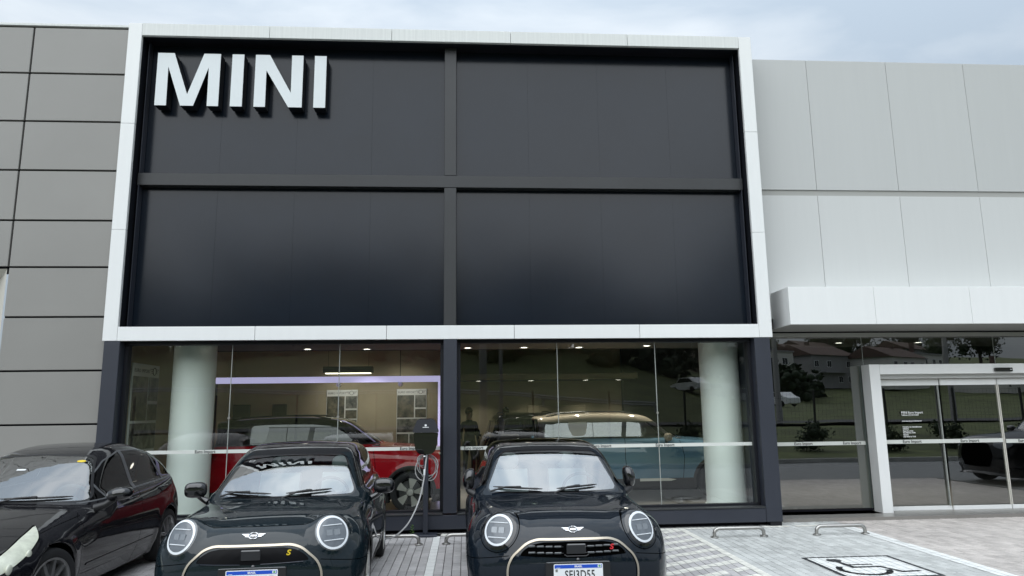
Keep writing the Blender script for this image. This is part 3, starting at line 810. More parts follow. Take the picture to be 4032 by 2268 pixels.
class Shell:
    def __init__(s, V, N, T):
        s.V, s.N, s.T = V, N, T
        s.lab = np.zeros(len(T), np.int32); s.names = ['body']
    def fc(s): return s.V[s.T].mean(1)
    def fn(s): return s.N[s.T].mean(1)
    def cut(s, name, fun, mask=None, frm=('body',)):
        """faces where fun(V)<0 (and mask) become the piece `name`; edges are cut exactly on fun=0"""
        if name not in s.names: s.names.append(name)
        L_ = s.names.index(name); g_ = fun(s.V)
        ok = np.isin(s.lab, [s.names.index(f) for f in frm if f in s.names])
        if mask is not None: ok &= mask(s.fc(), s.fn())
        G = g_[s.T]; neg = (G < 0); c = neg.sum(1)
        s.lab[ok & (c == 3)] = L_
        mi = np.where(ok & (c > 0) & (c < 3))[0]
        if not len(mi): return s
        T = s.T[mi]; ng = neg[mi]; one = c[mi] == 1
        odd = np.where(one, ng.argmax(1), (~ng).argmax(1))
        r = np.arange(len(mi))
        a, b, d = T[r, odd], T[r, (odd+1) % 3], T[r, (odd+2) % 3]
        def newv(p, q):
            lo, hi = np.minimum(p, q), np.maximum(p, q)
            return lo, hi
        e = np.vstack([np.stack(newv(a, b), 1), np.stack(newv(a, d), 1)])
        u, inv = np.unique(e, axis=0, return_inverse=True); inv = inv.ravel()
        t = (g_[u[:, 0]]/(g_[u[:, 0]]-g_[u[:, 1]]))[:, None]
        nv = s.V[u[:, 0]]*(1-t)+s.V[u[:, 1]]*t; nn = s.N[u[:, 0]]*(1-t)+s.N[u[:, 1]]*t
        nn /= np.maximum(np.linalg.norm(nn, axis=1, keepdims=True), 1e-12)
        n0 = len(s.V); s.V = np.vstack([s.V, nv]); s.N = np.vstack([s.N, nn])
        ab = inv[:len(mi)]+n0; ad = inv[len(mi):]+n0
        old = s.lab[mi]
        t1 = np.stack([a, ab, ad], 1); t2 = np.stack([ab, b, d], 1); t3 = np.stack([ab, d, ad], 1)
        l1 = np.where(one, L_, old); l2 = np.where(one, old, L_)
        keep = np.ones(len(s.T), bool); keep[mi] = False
        s.T = np.vstack([s.T[keep], t1, t2, t3]); s.lab = np.concatenate([s.lab[keep], l1, l2, l2])
        return s
    def cut_band(s, name, f, w, mask=None, frm=('body',)):
        """a narrow strip |f|<w, cut from its two sides so that it stays clean however thin it is"""
        s.cut('_tmp', lambda V: f(V)-w, mask, frm)
        s.cut(frm[0], lambda V: f(V)+w, mask, ('_tmp',))
        if name not in s.names: s.names.append(name)
        s.lab[s.lab == s.names.index('_tmp')] = s.names.index(name)
        return s
    def mesh(s, name, offset=0.0, sel=None):
        m = s.lab == s.names.index(name) if name in s.names else np.zeros(len(s.T), bool)
        if sel is not None: m &= sel(s.fc())
        T = s.T[m]
        if not len(T): return None
        u, inv = np.unique(T, return_inverse=True); T = inv.reshape(-1, 3)
        V = s.V[u]+s.N[u]*offset
        A = V[T]; ar = np.linalg.norm(np.cross(A[:, 1]-A[:, 0], A[:, 2]-A[:, 0]), axis=1)
        T = T[ar > 1e-10]
        me = bpy.data.meshes.new(name)
        me.vertices.add(len(V)); me.vertices.foreach_set('co', V.astype(np.float32).ravel())
        me.loops.add(len(T)*3); me.loops.foreach_set('vertex_index', T.astype(np.int32).ravel())
        me.polygons.add(len(T)); me.polygons.foreach_set('loop_start', np.arange(0, len(T)*3, 3, dtype=np.int32))
        me.update(calc_edges=True)
        me.polygons.foreach_set('use_smooth', [True]*len(me.polygons))
        me.normals_split_custom_set_from_vertices([tuple(n) for n in s.N[u]])
        return me

def car_shell(sp, h=0.02):
    L_ = sp['L']; wm = sp['w']+0.10; H = sp['H']
    x = np.arange(0, wm+h, h); y = np.arange(-0.12, L_+0.14, h); z = np.arange(0.06, H+0.10, h)
    X, Y, Z = np.meshgrid(x, y, z, indexing='ij'); X = X.astype(np.float32); Y = Y.astype(np.float32); Z = Z.astype(np.float32)
    prof = sp['profile']
    bow = np.interp(Z, *zip(*sp['bow'])).astype(np.float32)
    yc = sp.get('bow_end', (L_*0.45, L_*0.6))
    Y2 = Y-bow*X*X*(1-sstep(Y, *yc))+sp.get('rbow', 0.18)*X*X*sstep(Y, L_*0.62, L_*0.85)
    Z2 = Z+sp.get('crown', 0.1)*X*X
    S = poly_sdf(Y2, Z2, prof)
    pl = spline(sp['plan'], 10); ins = spline(sp['inset'], 10)
    Wd = np.interp(Y, pl[:, 0], pl[:, 1])-np.interp(Z, ins[:, 0], ins[:, 1])
    bz = np.interp(Y, *zip(*sp['belt'])).astype(np.float32)
    Wd = Wd-sp['step']*sstep(Z, bz-0.035, bz+0.035)-np.maximum(Z-bz, 0)*sp['tumble']
    for yw, zw, rw in sp['wheels']:
        Wd = Wd+sp.get('flare', 0.012)*np.exp(-((np.sqrt((Y-yw)**2+(Z-zw)**2)-rw-0.03)/0.07)**2)
    k = np.interp(Z, *zip(*sp['round'])).astype(np.float32)
    d = smax(S, (X-Wd.astype(np.float32))*0.96, k)
    for p in sp.get('pods', ()):
        c = np.array(p['c'], np.float32); n = np.array(p['n'], np.float32); n /= np.linalg.norm(n)
        px, py, pz = X-c[0], Y-c[1], Z-c[2]
        ax = px*n[0]+py*n[1]+pz*n[2]; rad = np.sqrt(np.maximum(px*px+py*py+pz*pz-ax*ax, 0))
        rd = p['rd']; qa = rad-p['R']+rd; qb = np.maximum(ax, -ax-0.3)+rd+(rad/p['R'])**2*p.get('dome', 0.02)
        pd = np.sqrt(np.maximum(qa, 0)**2+np.maximum(qb, 0)**2)+np.minimum(np.maximum(qa, qb), 0)-rd
        d = smin(d, pd, p['k'])
    for yw, zw, rw in sp['wheels']:
        cyl = np.sqrt((Y-yw)**2+(Z-zw)**2)-rw
        d = np.maximum(d, -np.maximum(cyl, 0.50-X))
    F = np.concatenate([d[:0:-1], d], 0)
    V, Q = surface_nets(F, (-x[-1], y[0], z[0]), h)
    V = relax(V, Q, sp.get('relax', 5))
    T = np.vstack([Q[:, [0, 1, 2]], Q[:, [0, 2, 3]]])
    return Shell(V, vnormals(V, T), T)

from mathutils.bvhtree import BVHTree
def shell_tree(sh):
    return BVHTree.FromPolygons([tuple(v) for v in sh.V], [tuple(t) for t in sh.T])
def hit(tree, o, d):
    p, n, i, dd = tree.ray_cast(Vector(o), Vector(d).normalized())
    return p, n

def side_poly(poly, hi=None):
    P = np.array(poly)
    return lambda V: poly_sdf(V[:, 1], V[:, 2], P)
def front_poly(poly):
    P = np.array(poly)
    return lambda V: poly_sdf(V[:, 0], V[:, 2], P)
def band(f, w): return lambda V: np.abs(f(V))-w
def disc(c, n, Rr):
    c = np.array(c); n = np.array(n)/np.linalg.norm(n)
    def f(V):
        p = V-c; a = p@n
        return np.sqrt(np.maximum((p*p).sum(1)-a*a, 0))-Rr
    return f
def line_band(pts, w, axes=(1, 2)):
    P = np.array(pts)
    def f(V):
        px, py = V[:, axes[0]], V[:, axes[1]]; d = np.full(len(V), 1e9)
        for a, b in zip(P, P[1:]):
            e = b-a; t = np.clip(((px-a[0])*e[0]+(py-a[1])*e[1])/(e@e), 0, 1)
            d = np.minimum(d, np.hypot(px-a[0]-e[0]*t, py-a[1]-e[1]*t))
        return d-w
    return f
def curve_y(pts):
    P = np.array(sorted(pts, key=lambda p: p[1]))
    return lambda V: V[:, 1]-np.interp(V[:, 2], P[:, 1], P[:, 0])
def curve_z(pts):
    P = np.array(sorted(pts))
    return lambda V: V[:, 2]-np.interp(V[:, 1], P[:, 0], P[:, 1])
def rounded(poly, r, n=5):
    """round the corners of a polygon"""
    o = []; P = [Vector(p) for p in poly]; m = len(P)
    for i in range(m):
        a, b, c = P[i-1], P[i], P[(i+1) % m]
        u = (a-b); v = (c-b); rr = min(r, u.length*0.45, v.length*0.45)
        p0 = b+u.normalized()*rr; p1 = b+v.normalized()*rr
        for k in range(n+1):
            t = k/n; o.append(tuple(p0*(1-t)**2+b*2*t*(1-t)+p1*t*t))
    return o
def sym(half):
    """mirror a half outline (x>=0 side listed top to bottom) to a closed polygon"""
    return half+[(-x, z) for x, z in reversed(half) if x > 1e-6]

_wheels = {}
def make_wheel(style, r, w=0.20, rim=0.72):
    key = (style, r)
    if key in _wheels: return _wheels[key]
    rr = r*rim
    tyre = MB().lathe([(rr, -w*0.46), (rr+0.02, -w*0.5), (r-0.03, -w*0.52), (r-0.008, -w*0.46), (r, -w*0.34), (r, w*0.34), (r-0.008, w*0.46), (r-0.03, w*0.52), (rr+0.02, w*0.5), (rr, w*0.46)], (0, 0, 0), 'x', 40, closed=False)
    for k in range(3):       # tread grooves seen on the turned front wheel
        pass
    rim_ = MB().lathe([(rr, w*0.47), (rr+0.006, w*0.50), (rr-0.012, w*0.49), (rr-0.022, w*0.36), (rr-0.03, -w*0.4), (rr, -w*0.46)], (0, 0, 0), 'x', 40, closed=False)
    face = MB()
    n = {'ten': 10, 'five': 5, 'x': 5, 'multi': 9}[style]
    for k in range(n):
        a = 2*math.pi*k/n
        ca, sa = math.cos(a), math.sin(a)
        def P(rad, off, h): return (h, rad*ca-off*sa, rad*sa+off*ca)
        w0, w1 = {'ten': (0.018, 0.014), 'five': (0.045, 0.030), 'x': (0.02, 0.075), 'multi': (0.020, 0.012)}[style]
        if style == 'multi':
            for sgn in (-1, 1):
                vs = []
                for h in (w*0.44, w*0.26):
                    vs += [P(0.05, -0.012, h), P(0.05, 0.012, h), P(rr-0.012, sgn*0.055+0.011, h), P(rr-0.012, sgn*0.055-0.011, h)]
                face.add(vs, [(0, 1, 2, 3), (7, 6, 5, 4)]+[(i, (i+1) % 4, 4+(i+1) % 4, 4+i) for i in range(4)])
        else:
            vs = []
            for h in (w*0.47, w*0.28):
                r0 = 0.05 if style != 'x' else 0.07
                vs += [P(r0, -w0, h), P(r0, w0, h), P(rr-0.012, w1, h), P(rr-0.012, -w1, h)]
            face.add(vs, [(0, 1, 2, 3), (7, 6, 5, 4)]+[(i, (i+1) % 4, 4+(i+1) % 4, 4+i) for i in range(4)])
    face.lathe([(0.001, w*0.48), (0.055, w*0.46), (0.07, w*0.3), (0.07, w*0.1)], (0, 0, 0), 'x', 20, closed=False)
    disc_ = MB().lathe([(0.001, 0.0), (rr*0.80, 0.0), (rr*0.80, 0.02), (0.001, 0.02)], (0, 0, 0), 'x', 28, closed=False)
    _wheels[key] = (tyre.mesh('tyre', 40), rim_.mesh('rim', 40), face.mesh('spokes', 30), disc_.mesh('brake_disc', 30))
    return _wheels[key]
def add_wheel(car, style, r, pos, side, rim_m, face_m, steer=0.0, w=0.20):
    ty, ri, fa, di = make_wheel(style, r, w)
    t = mesh_obj('wheel', ty, M['rubber'], car, pos)
    t.rotation_euler = (0.13*pos[1], 0, steer+(0 if side > 0 else math.pi))
    for me, m_, nm in ((ri, rim_m, 'rim'), (fa, face_m, 'spokes'), (di, M['brake_disc'], 'brake_disc')):
        if not me.materials: me.materials.append(m_)
        o = link(bpy.data.objects.new(nm, me), t)
        o.material_slots[0].link = 'OBJECT'; o.material_slots[0].material = m_
    return t

def cabin(car, sp, seat_m):
    """seats, dashboard and steering wheel seen through the glass"""
    yb, zb_ = sp['cabin']
    w = sp['w']
    MB().box(-w+0.16, w-0.16, yb+0.25, yb+1.9, 0.30, 0.36).build('cabin_floor', M['seat_dark'], car)
    MB().prism([(yb-0.02, zb_-0.30), (yb-0.02, zb_-0.02), (yb+0.22, zb_-0.03), (yb+0.42, zb_-0.07), (yb+0.45, zb_-0.30)], -w+0.27, w-0.27, 'x').build('dashboard', M['dash'], car, smooth=40)
    for sx_ in (-1, 1):
        s_ = MB().prism(rounded([(yb+0.72, 0.42), (yb+0.72, 0.56), (yb+1.25, 0.52), (yb+1.52, 1.06), (yb+1.63, 1.04), (yb+1.42, 0.42)], 0.05), sx_*0.36-0.23, sx_*0.36+0.23, 'x').build('seat', seat_m, car, smooth=50)
        MB().ellipsoid((sx_*0.36, yb+1.60, 1.15), (0.13, 0.06, 0.10), power=2.6).build('headrest', seat_m, s_, smooth=60)
    st = MB()
    ring = [(0.36+0.185*math.cos(a), yb+0.52-0.07*math.sin(a), zb_-0.03+0.165*math.sin(a)) for a in [2*math.pi*k/28 for k in range(28)]]
    st.tube(ring, 0.016, 8, close=True)
    st.ellipsoid((0.36, yb+0.51, zb_-0.04), (0.06, 0.03, 0.05))
    for a in (0, math.pi, -math.pi/2):
        st.tube([(0.36, yb+0.515, zb_-0.04), (0.36+0.18*math.cos(a), yb+0.52-0.07*math.sin(a), zb_-0.03+0.16*math.sin(a))], 0.012, 6)
    st.build('steering_wheel', M['dash'], car, smooth=50)
    MB().ellipsoid((0, yb+0.60, sp['H']-0.20), (0.13, 0.02, 0.035), power=3).build('rear_view_mirror', M['plastic'], car, smooth=60)

def wiper(car, tree, x0, z0, x1, z1, m_):
    """wiper blade lying on the windscreen between two points given in front view"""
    pts = []
    for k in range(9):
        t = k/8
        p, n_ = hit(tree, (x0+(x1-x0)*t, -2, z0+(z1-z0)*t), (0, 1, 0))
        if p is None: continue
        pts.append(p+n_*0.018)
    if len(pts) < 3: return
    mb = MB().tube(pts, [0.004]+[0.010]*(len(pts)-2)+[0.004], 6)
    mid = pts[len(pts)//2]
    mb.tube([mid+Vector((0, -0.012, 0.012)), pts[len(pts)//4]+Vector((0, -0.02, 0.006)), pts[0]+Vector((-0.03, -0.04, -0.04))], 0.010, 6)
    mb.ellipsoid(mid+Vector((0, -0.008, 0.008)), (0.035, 0.016, 0.014), 10, 6, 3)
    mb.build('wiper', m_, car, smooth=50)

# ------------------------------------------------------------------ small three-door hatchback with round lamps
MINI = dict(L=3.86, w=0.872, H=1.43,
    profile=spline([(0.16, 0.17), (0.055, 0.24), (0.015, 0.38), (0.0, 0.50), (0.008, 0.60), (0.03, 0.70), (0.075, 0.775), (0.145, 0.835), (0.28, 0.885),
                    (0.55, 0.918), (0.95, 0.942), (1.20, 0.952), (1.27, 0.968), (1.50, 1.135), (1.72, 1.295), (1.90, 1.372), (2.15, 1.412), (2.55, 1.430), (3.0, 1.420), (3.40, 1.385),
                    (3.62, 1.345), (3.70, 1.315), (3.735, 1.24), (3.79, 1.0), (3.83, 0.86), (3.855, 0.62), (3.83, 0.38), (3.76, 0.22), (3.5, 0.17), (2.0, 0.16)], 5, closed=True),
    bow=[(0.1, 0.36), (0.45, 0.40), (0.80, 0.46), (0.98, 0.36), (1.4, 0.20)], bow_end=(1.9, 2.5), rbow=0.20, crown=0.085,
    plan=[(-0.2, 0.80), (0.0, 0.815), (0.3, 0.848), (0.65, 0.868), (1.2, 0.862), (2.0, 0.868), (3.0, 0.872), (3.45, 0.845), (3.75, 0.79), (4.1, 0.70)],
    inset=[(0.0, 0.06), (0.18, 0.055), (0.32, 0.02), (0.55, 0.0), (0.75, 0.012), (0.90, 0.045), (0.98, 0.075), (1.05, 0.085), (1.6, 0.085)],
    belt=[(0, 1.2), (1.0, 0.99), (1.4, 0.965), (3.8, 1.0)], step=0.028, tumble=0.40,
    wheels=[(0.80, 0.305, 0.335), (3.295, 0.305, 0.335)], flare=0.016,
    round=[(0.1, 0.10), (0.6, 0.12), (0.85, 0.16), (1.0, 0.09), (1.4, 0.11)],
    pods=[dict(c=(0.612, 0.225, 0.772), n=(0.47, -0.84, 0.27), R=0.168, rd=0.05, k=0.07, dome=0.03)], cabin=(1.44, 0.945))
HL_C, HL_N = np.array([0.612, 0.225, 0.772]), np.array([0.47, -0.84, 0.27])
WS = rounded(sym([(0.0, 1.332), (0.505, 1.318), (0.670, 0.958), (0.0, 0.967)]), 0.07)
SIDE_WIN = rounded([(1.47, 1.015), (1.86, 1.30), (2.3, 1.352), (3.2, 1.338), (3.50, 1.26), (3.62, 1.035), (2.5, 1.005)], 0.05)
GR = rounded(sym([(0.0, 0.716), (0.30, 0.712), (0.385, 0.682), (0.505, 0.575), (0.541, 0.49), (0.538, 0.36), (0.47, 0.262), (0.25, 0.235), (0.0, 0.232)]), 0.055)
def wells(sh, sp):
    for y0, z0, r0 in sp['wheels']:
        sh.cut('wheel_well', lambda V: np.hypot(V[:, 1]-y0, V[:, 2]-z0)-r0-0.012, lambda c, n: (np.abs(n[:, 0]) < 0.75) | (np.abs(c[:, 0]) < 0.62), ('body', 'wheel_arch_trim'))
MINI_FLAT = dict(MINI, profile=spline([(0.16, 0.17), (0.055, 0.24), (0.015, 0.38), (0.0, 0.50), (0.008, 0.60), (0.03, 0.70), (0.075, 0.775), (0.145, 0.835), (0.28, 0.880),
                    (0.55, 0.915), (0.95, 0.940), (1.20, 0.952), (1.27, 0.970), (1.50, 1.128), (1.74, 1.268), (1.95, 1.358), (2.20, 1.416), (2.55, 1.440), (3.0, 1.430), (3.40, 1.395),
                    (3.62, 1.352), (3.70, 1.315), (3.735, 1.24), (3.79, 1.0), (3.83, 0.86), (3.855, 0.62), (3.83, 0.38), (3.76, 0.22), (3.5, 0.17), (2.0, 0.16)], 5, closed=True))
def mini_cuts(kind):
    sh = car_shell(MINI_FLAT if kind == 'left' else MINI)
    front = lambda c, n: (c[:, 1] < 0.62)
    up = lambda c, n: (c[:, 1] > 1.0) & (c[:, 1] < 2.1) & (n[:, 1] < -0.1)
    for s_ in (1, -1):
        c = HL_C*np.array([s_, 1, 1]); n = HL_N*np.array([s_, 1, 1])
        near = lambda fc, fn, c=c, n=n: (np.linalg.norm(fc-c, axis=1) < 0.30) & (fn@n > 0.2)
        Rb, Rr, Rl = (0.149, 0.137, 0.119) if kind == 'left' else (0.158, 0.129, 0.111)
        if kind != 'left':
            sh.cut_band('lamp_seam', disc(c, n, 0.178), 0.0035, near)
        sh.cut('headlight_bezel', disc(c, n, Rb), near)
        sh.cut('light_ring', disc(c, n, Rr), near, ('headlight_bezel',))
        sh.cut('lens', disc(c, n, Rl), near, ('light_ring',))
    sh.cut_band('grille_frame', front_poly(GR), 0.0082, front)
    top = rounded(sym([(0.0, 0.700), (0.25, 0.694), (0.335, 0.676), (0.405, 0.635), (0.452, 0.585), (0.0, 0.575)]), 0.02)
    sh.cut('grille_opening', front_poly(top), lambda c, n: (c[:, 1] < 0.4))
    low = sym([(0.0, 0.36), (0.45, 0.36), (0.47, 0.30), (0.40, 0.25), (0.0, 0.245)])
    sh.cut('lower_grille', front_poly(low), lambda c, n: (c[:, 1] < 0.4))
    # hood shut line: over the nose and back along the wings
    hood = lambda c, n: (n[:, 2] > 0.25) & (c[:, 1] < 1.25) & (c[:, 2] > 0.7)
    def hl(V):
        x, y = np.abs(V[:, 0]), V[:, 1]
        return y-(0.165+0.55*x*x)
    if kind == 'left':
        sh.cut_band('hood_gap', hl, 0.0035, lambda c, n: hood(c, n) & (np.abs(c[:, 0]) < 0.46))
    def hs(V):
        x, y, z = np.abs(V[:, 0]), V[:, 1], V[:, 2]
        return x-(0.775-0.02*(1.25-y))
    sh.cut_band('hood_side_gap', hs, 0.003, lambda c, n: (c[:, 1] > 0.55) & (c[:, 1] < 1.2) & (c[:, 2] > 0.85))
    def bl(V):   # bumper seam sweeping from the grille to the wheel arch
        x, y, z = np.abs(V[:, 0]), V[:, 1], V[:, 2]
        return z-(0.585-0.06*(x-0.5)/0.4)
    sh.cut_band('bumper_gap', bl, 0.003, lambda c, n: (c[:, 1] < 0.8) & (np.abs(c[:, 0]) > 0.53) & (c[:, 1] > 0.02))
    sh.cut('windscreen_seal', lambda V: poly_sdf(V[:, 0], V[:, 2], np.array(WS))-0.016, up)
    sh.cut('windscreen', front_poly(WS), up, ('windscreen_seal',))
    sidem = lambda c, n: (np.abs(c[:, 0]) > 0.45) & (np.abs(n[:, 0]) > 0.55)
    sh.cut('window_seal', lambda V: poly_sdf(V[:, 1], V[:, 2], np.array(SIDE_WIN))-0.014, sidem)
    sh.cut('side_window', side_poly(SIDE_WIN), sidem, ('window_seal',))
    sh.cut_band('side_pillar', curve_y([(2.56, 0.98), (2.50, 1.38)]), 0.022, sidem, ('side_window',))
    rw = rounded([(-0.50, 1.29), (0.50, 1.29), (0.60, 1.02), (-0.60, 1.02)], 0.06)
    sh.cut('rear_window', front_poly(rw), lambda c, n: (c[:, 1] > 3.3) & (n[:, 1] > 0.3))
    for y0, z0, r0 in MINI['wheels']:
        sh.cut('wheel_arch_trim', lambda V: np.hypot(V[:, 1]-y0, V[:, 2]-z0)-r0-0.045, lambda c, n: (np.abs(c[:, 0]) > 0.66))
    wells(sh, MINI)
    sh.cut('sill_trim', lambda V: V[:, 2]-0.245, lambda c, n: np.abs(c[:, 0]) > 0.55)
    doorm = lambda c, n: (np.abs(c[:, 0]) > 0.6) & (c[:, 2] < 1.02) & (np.abs(n[:, 0]) > 0.4)
    sh.cut_band('door_gap', curve_y([(1.33, 1.0), (1.29, 0.75), (1.33, 0.4), (1.42, 0.25)]), 0.0035, doorm)
    sh.cut_band('rear_door_gap', curve_y([(2.60, 1.0), (2.66, 0.75), (2.60, 0.45), (2.50, 0.25)]), 0.0035, doorm)
    # roof panel of contrasting gloss black
    sh.cut('roof', lambda V: (1.338+0.02*0)-V[:, 2]-0.085*V[:, 0]**2*0.0, lambda c, n: n[:, 2] > 0.35)
    sh.cut('roof_glass', lambda V: poly_sdf(V[:, 0], V[:, 1], np.array(rounded([(-0.40, 2.10), (0.40, 2.10), (0.43, 2.95), (-0.43, 2.95)], 0.08))), lambda c, n: n[:, 2] > 0.6, ('roof', 'body'))
    for s_ in (1, -1):
        tl = [(s_*0.60, 0.93), (s_*0.76, 0.93), (s_*0.77, 0.70), (s_*0.62, 0.70)]
        sh.cut('tail_light', front_poly(tl), lambda c, n: (c[:, 1] > 3.3) & (n[:, 1] > 0.1))
    return sh
def place(car, sh, name, m_, part=None, off=0.0, sel=None, parent=None):
    me = sh.mesh(name, off, sel)
    if me is None: return None
    me.materials.append(m_)
    return link(bpy.data.objects.new(part or name, me), parent or car)
def place_each(car, sh, name, m_, part=None, off=0.0, ycuts=(), parents=None):
    """one object per separate piece: split by side and by stations along the car"""
    ys = [-9]+list(ycuts)+[99]; o = []
    for s_ in (-1, 1):
        for a, b in zip(ys, ys[1:]):
            o.append(place(car, sh, name, m_, part, off, lambda c, s_=s_, a=a, b=b: (c[:, 0]*s_ > 0) & (c[:, 1] >= a) & (c[:, 1] < b), parents[s_] if parents else None))
    return o
def build_mini(car, kind, body_m, plate, s_col, mirrors='open', wheel='ten', seat='seat_light', full=True):
    sh = mini_cuts(kind); tree = shell_tree(sh)
    place(car, sh, 'body', body_m)
    place(car, sh, 'roof', M['gloss_black'])
    place(car, sh, 'roof_glass', M['car_glass_light'])
    ws = place(car, sh, 'windscreen', M['windscreen'])
    place(car, sh, 'windscreen_seal', M['gloss_black'])
    for s_, nm in ((1, 'side_window'), (-1, 'side_window')):
        w_ = place(car, sh, 'side_window', M['car_glass'], sel=lambda c, s_=s_: c[:, 0]*s_ > 0)
        place(car, sh, 'window_seal', M['gloss_black'], sel=lambda c, s_=s_: c[:, 0]*s_ > 0, parent=w_)
        place(car, sh, 'side_pillar', M['gloss_black'], sel=lambda c, s_=s_: c[:, 0]*s_ > 0, parent=w_)
        hl = place(car, sh, 'headlight_bezel', M['lamp_bezel'] if kind == 'left' else M['gloss_black'], 'headlight', 0.002, sel=lambda c, s_=s_: c[:, 0]*s_ > 0)
        place(car, sh, 'light_ring', M['lamp_white'], off=0.006, sel=lambda c, s_=s_: c[:, 0]*s_ > 0, parent=hl)
        place(car, sh, 'lens', M['lamp_inner'], off=0.003, sel=lambda c, s_=s_: c[:, 0]*s_ > 0, parent=hl)
        # two light bars across the lens
        c = Vector(HL_C*np.array([s_, 1, 1])); n = Vector(HL_N*np.array([s_, 1, 1])).normalized()
        ux = n.cross(Vector((0, 0, 1))).normalized(); uz = ux.cross(n).normalized()
        if uz.z < 0: uz = -uz
        for dz in (0.060, -0.062):
            half = 0.084
            pts = []
            for k in range(7):
                q = c+ux*(half*(k/3-1))+uz*dz
                p, nn = hit(tree, q+n*0.5, -n)
                if p is not None: pts.append(p+nn*0.006)
            if len(pts) > 3: MB().tube(pts, 0.0042, 6).build('light_bar', M['lamp_white'], hl, smooth=60)
        for du in (-0.034, 0.034):
            p, nn = hit(tree, c+ux*du+n*0.5, -n)
            if p is None: continue
            bx = MB().prism(rounded([(-0.026, -0.024), (0.026, -0.024), (0.026, 0.024), (-0.026, 0.024)], 0.008), 0.0, 0.0045)
            bx.xform(Matrix.Translation(p+nn*0.0025) @ Matrix((ux, uz, n)).transposed().to_4x4())
            bx.build('lamp_module', M['lamp_module'], hl)
        place(car, sh, 'tail_light', M['tail_red'], off=0.004, sel=lambda c, s_=s_: c[:, 0]*s_ > 0)
    place(car, sh, 'rear_window', M['car_glass'])
    place(car, sh, 'hood_gap', M['gap'], off=-0.001)
    for nm in ('bumper_gap', 'door_gap', 'rear_door_gap', 'lamp_seam', 'hood_side_gap'):
        place_each(car, sh, nm, M['gap'], off=-0.001)
    place_each(car, sh, 'wheel_arch_trim', M['plastic'], off=0.004, ycuts=(2.0,))
    place_each(car, sh, 'sill_trim', M['plastic'], off=0.003)
    place_each(car, sh, 'wheel_well', M['gap'], ycuts=(2.0,))
    gf = place(car, sh, 'grille_frame', M['chrome'], off=0.010)
    go = place(car, sh, 'grille_opening', M['grille_black'] if kind == 'left' else M['gap'], 'grille', -0.012 if kind != 'left' else -0.004)
    place(car, sh, 'lower_grille', M['plastic'])
    def surf(x, z, off=0.0):
        p, n_ = hit(tree, (x, -2, z), (0, 1, 0)); return p+n_*off
    if kind != 'left':                 # two rows of short bars either side of the radar cover
        for z in (0.660, 0.612):
            for s_ in (-1, 1):
                for k in range(4):
                    x = s_*(0.135+0.070*k)
                    if abs(x) > (0.36 if z > 0.65 else 0.40): continue
                    p = surf(x, z)
                    MB().box(x-0.029, x+0.029, p.y-0.004, p.y+0.014, z-0.0075, z+0.0075, c=0.003).build('grille_bar', M['lamp_bezel'], go)
                p0 = [surf(s_*q, z, -0.004) for q in (0.09, 0.2, 0.3, 0.36)]
                MB().tube(p0, 0.0035, 5).build('grille_rod', M['plastic'], go)
        p = surf(0.02, 0.645)
        MB().box(-0.065, 0.095, p.y-0.010, p.y+0.02, 0.600, 0.684, c=0.008).build('radar_cover', M['gloss_black'], go)
        MB().tube([(-0.085, p.y-0.008, 0.602), (-0.065, p.y-0.012, 0.590), (0.095, p.y-0.012, 0.590), (0.115, p.y-0.008, 0.602)], 0.005, 6).build('radar_bracket', M['plastic'], go)
    else:
        p = surf(-0.01, 0.645)
        MB().box(-0.08, 0.075, p.y-0.012, p.y+0.02, 0.602, 0.688, c=0.008).build('radar_cover', M['gloss_black'], go)
        for s_ in (-1, 1):
            pts = [surf(s_*q, 0.578, 0.004) for q in (0.08, 0.2, 0.3, 0.40)]
            MB().tube(pts, 0.004, 5).build('grille_edge', M['dark_metal'], go)
    # sport letter
    p = surf(0.29 if kind == 'left' else 0.315, 0.655 if kind == 'left' else 0.648)
    me = text_mesh('S', 0.056, 0.004, sx=1.25, bold=0.0015).copy()
    me.transform(Matrix(((1, 0.25, 0, 0), (0, 1, 0, 0), (0, 0, 1, 0), (0, 0, 0, 1))))
    me.transform(Matrix.Rotation(R(90), 4, 'X'))
    o = mesh_obj('sport_letter', me, s_col, go, (p.x, p.y-0.016, p.z)); o.rotation_euler = (0, 0, R(14))
    # winged badge on the nose
    bp, bn = hit(tree, (0, -2, 0.785), (0, 1, 0))
    bd = MB()
    bd.tube([(0.036*math.cos(a), 0, 0.029*math.sin(a)) for a in [2*math.pi*k/24 for k in range(24)]], 0.0042, 6, close=True)
    for s_ in (-1, 1):
        for k, (z, x1) in enumerate(((0.013, 0.088), (0.002, 0.076), (-0.009, 0.062))):
            bd.add([(s_*0.036, 0, z-0.0035), (s_*x1, 0, z-0.001), (s_*(x1+0.006), 0, z+0.0042), (s_*0.036, 0, z+0.0035),
                    (s_*0.036, 0.004, z-0.0035), (s_*x1, 0.004, z-0.001), (s_*(x1+0.006), 0.004, z+0.0042), (s_*0.036, 0.004, z+0.0035)],
                   [(0, 1, 2, 3), (4, 5, 6, 7), (0, 1, 5, 4), (2, 3, 7, 6), (1, 2, 6, 5)])
    tilt = Matrix.Rotation(-math.atan2(bn.z, -bn.y), 4, 'X')
    b_ = bd.xform(tilt).build('badge', M['chrome_bright'], car, smooth=50, loc=bp+bn*0.005)
    bk = MB().lathe([(0.0005, 0.003), (0.034, 0.003), (0.034, 0.006)], (0, 0, 0), 'y', 24, closed=False).xform(tilt).build('badge_disc', M['gloss_black'], b_, smooth=30)
    me = text_mesh('MINI', 0.021, 0.001, sx=1.1, bold=0.0006).copy(); me.transform(Matrix.Rotation(R(90), 4, 'X'))
    me.transform(Matrix.Translation((0, 0.0005, 0))); me.transform(tilt)
    mesh_obj('badge_lettering', me, M['chrome_bright'], b_)
    # parking camera and number plate
    p = surf(0.025, 0.562)
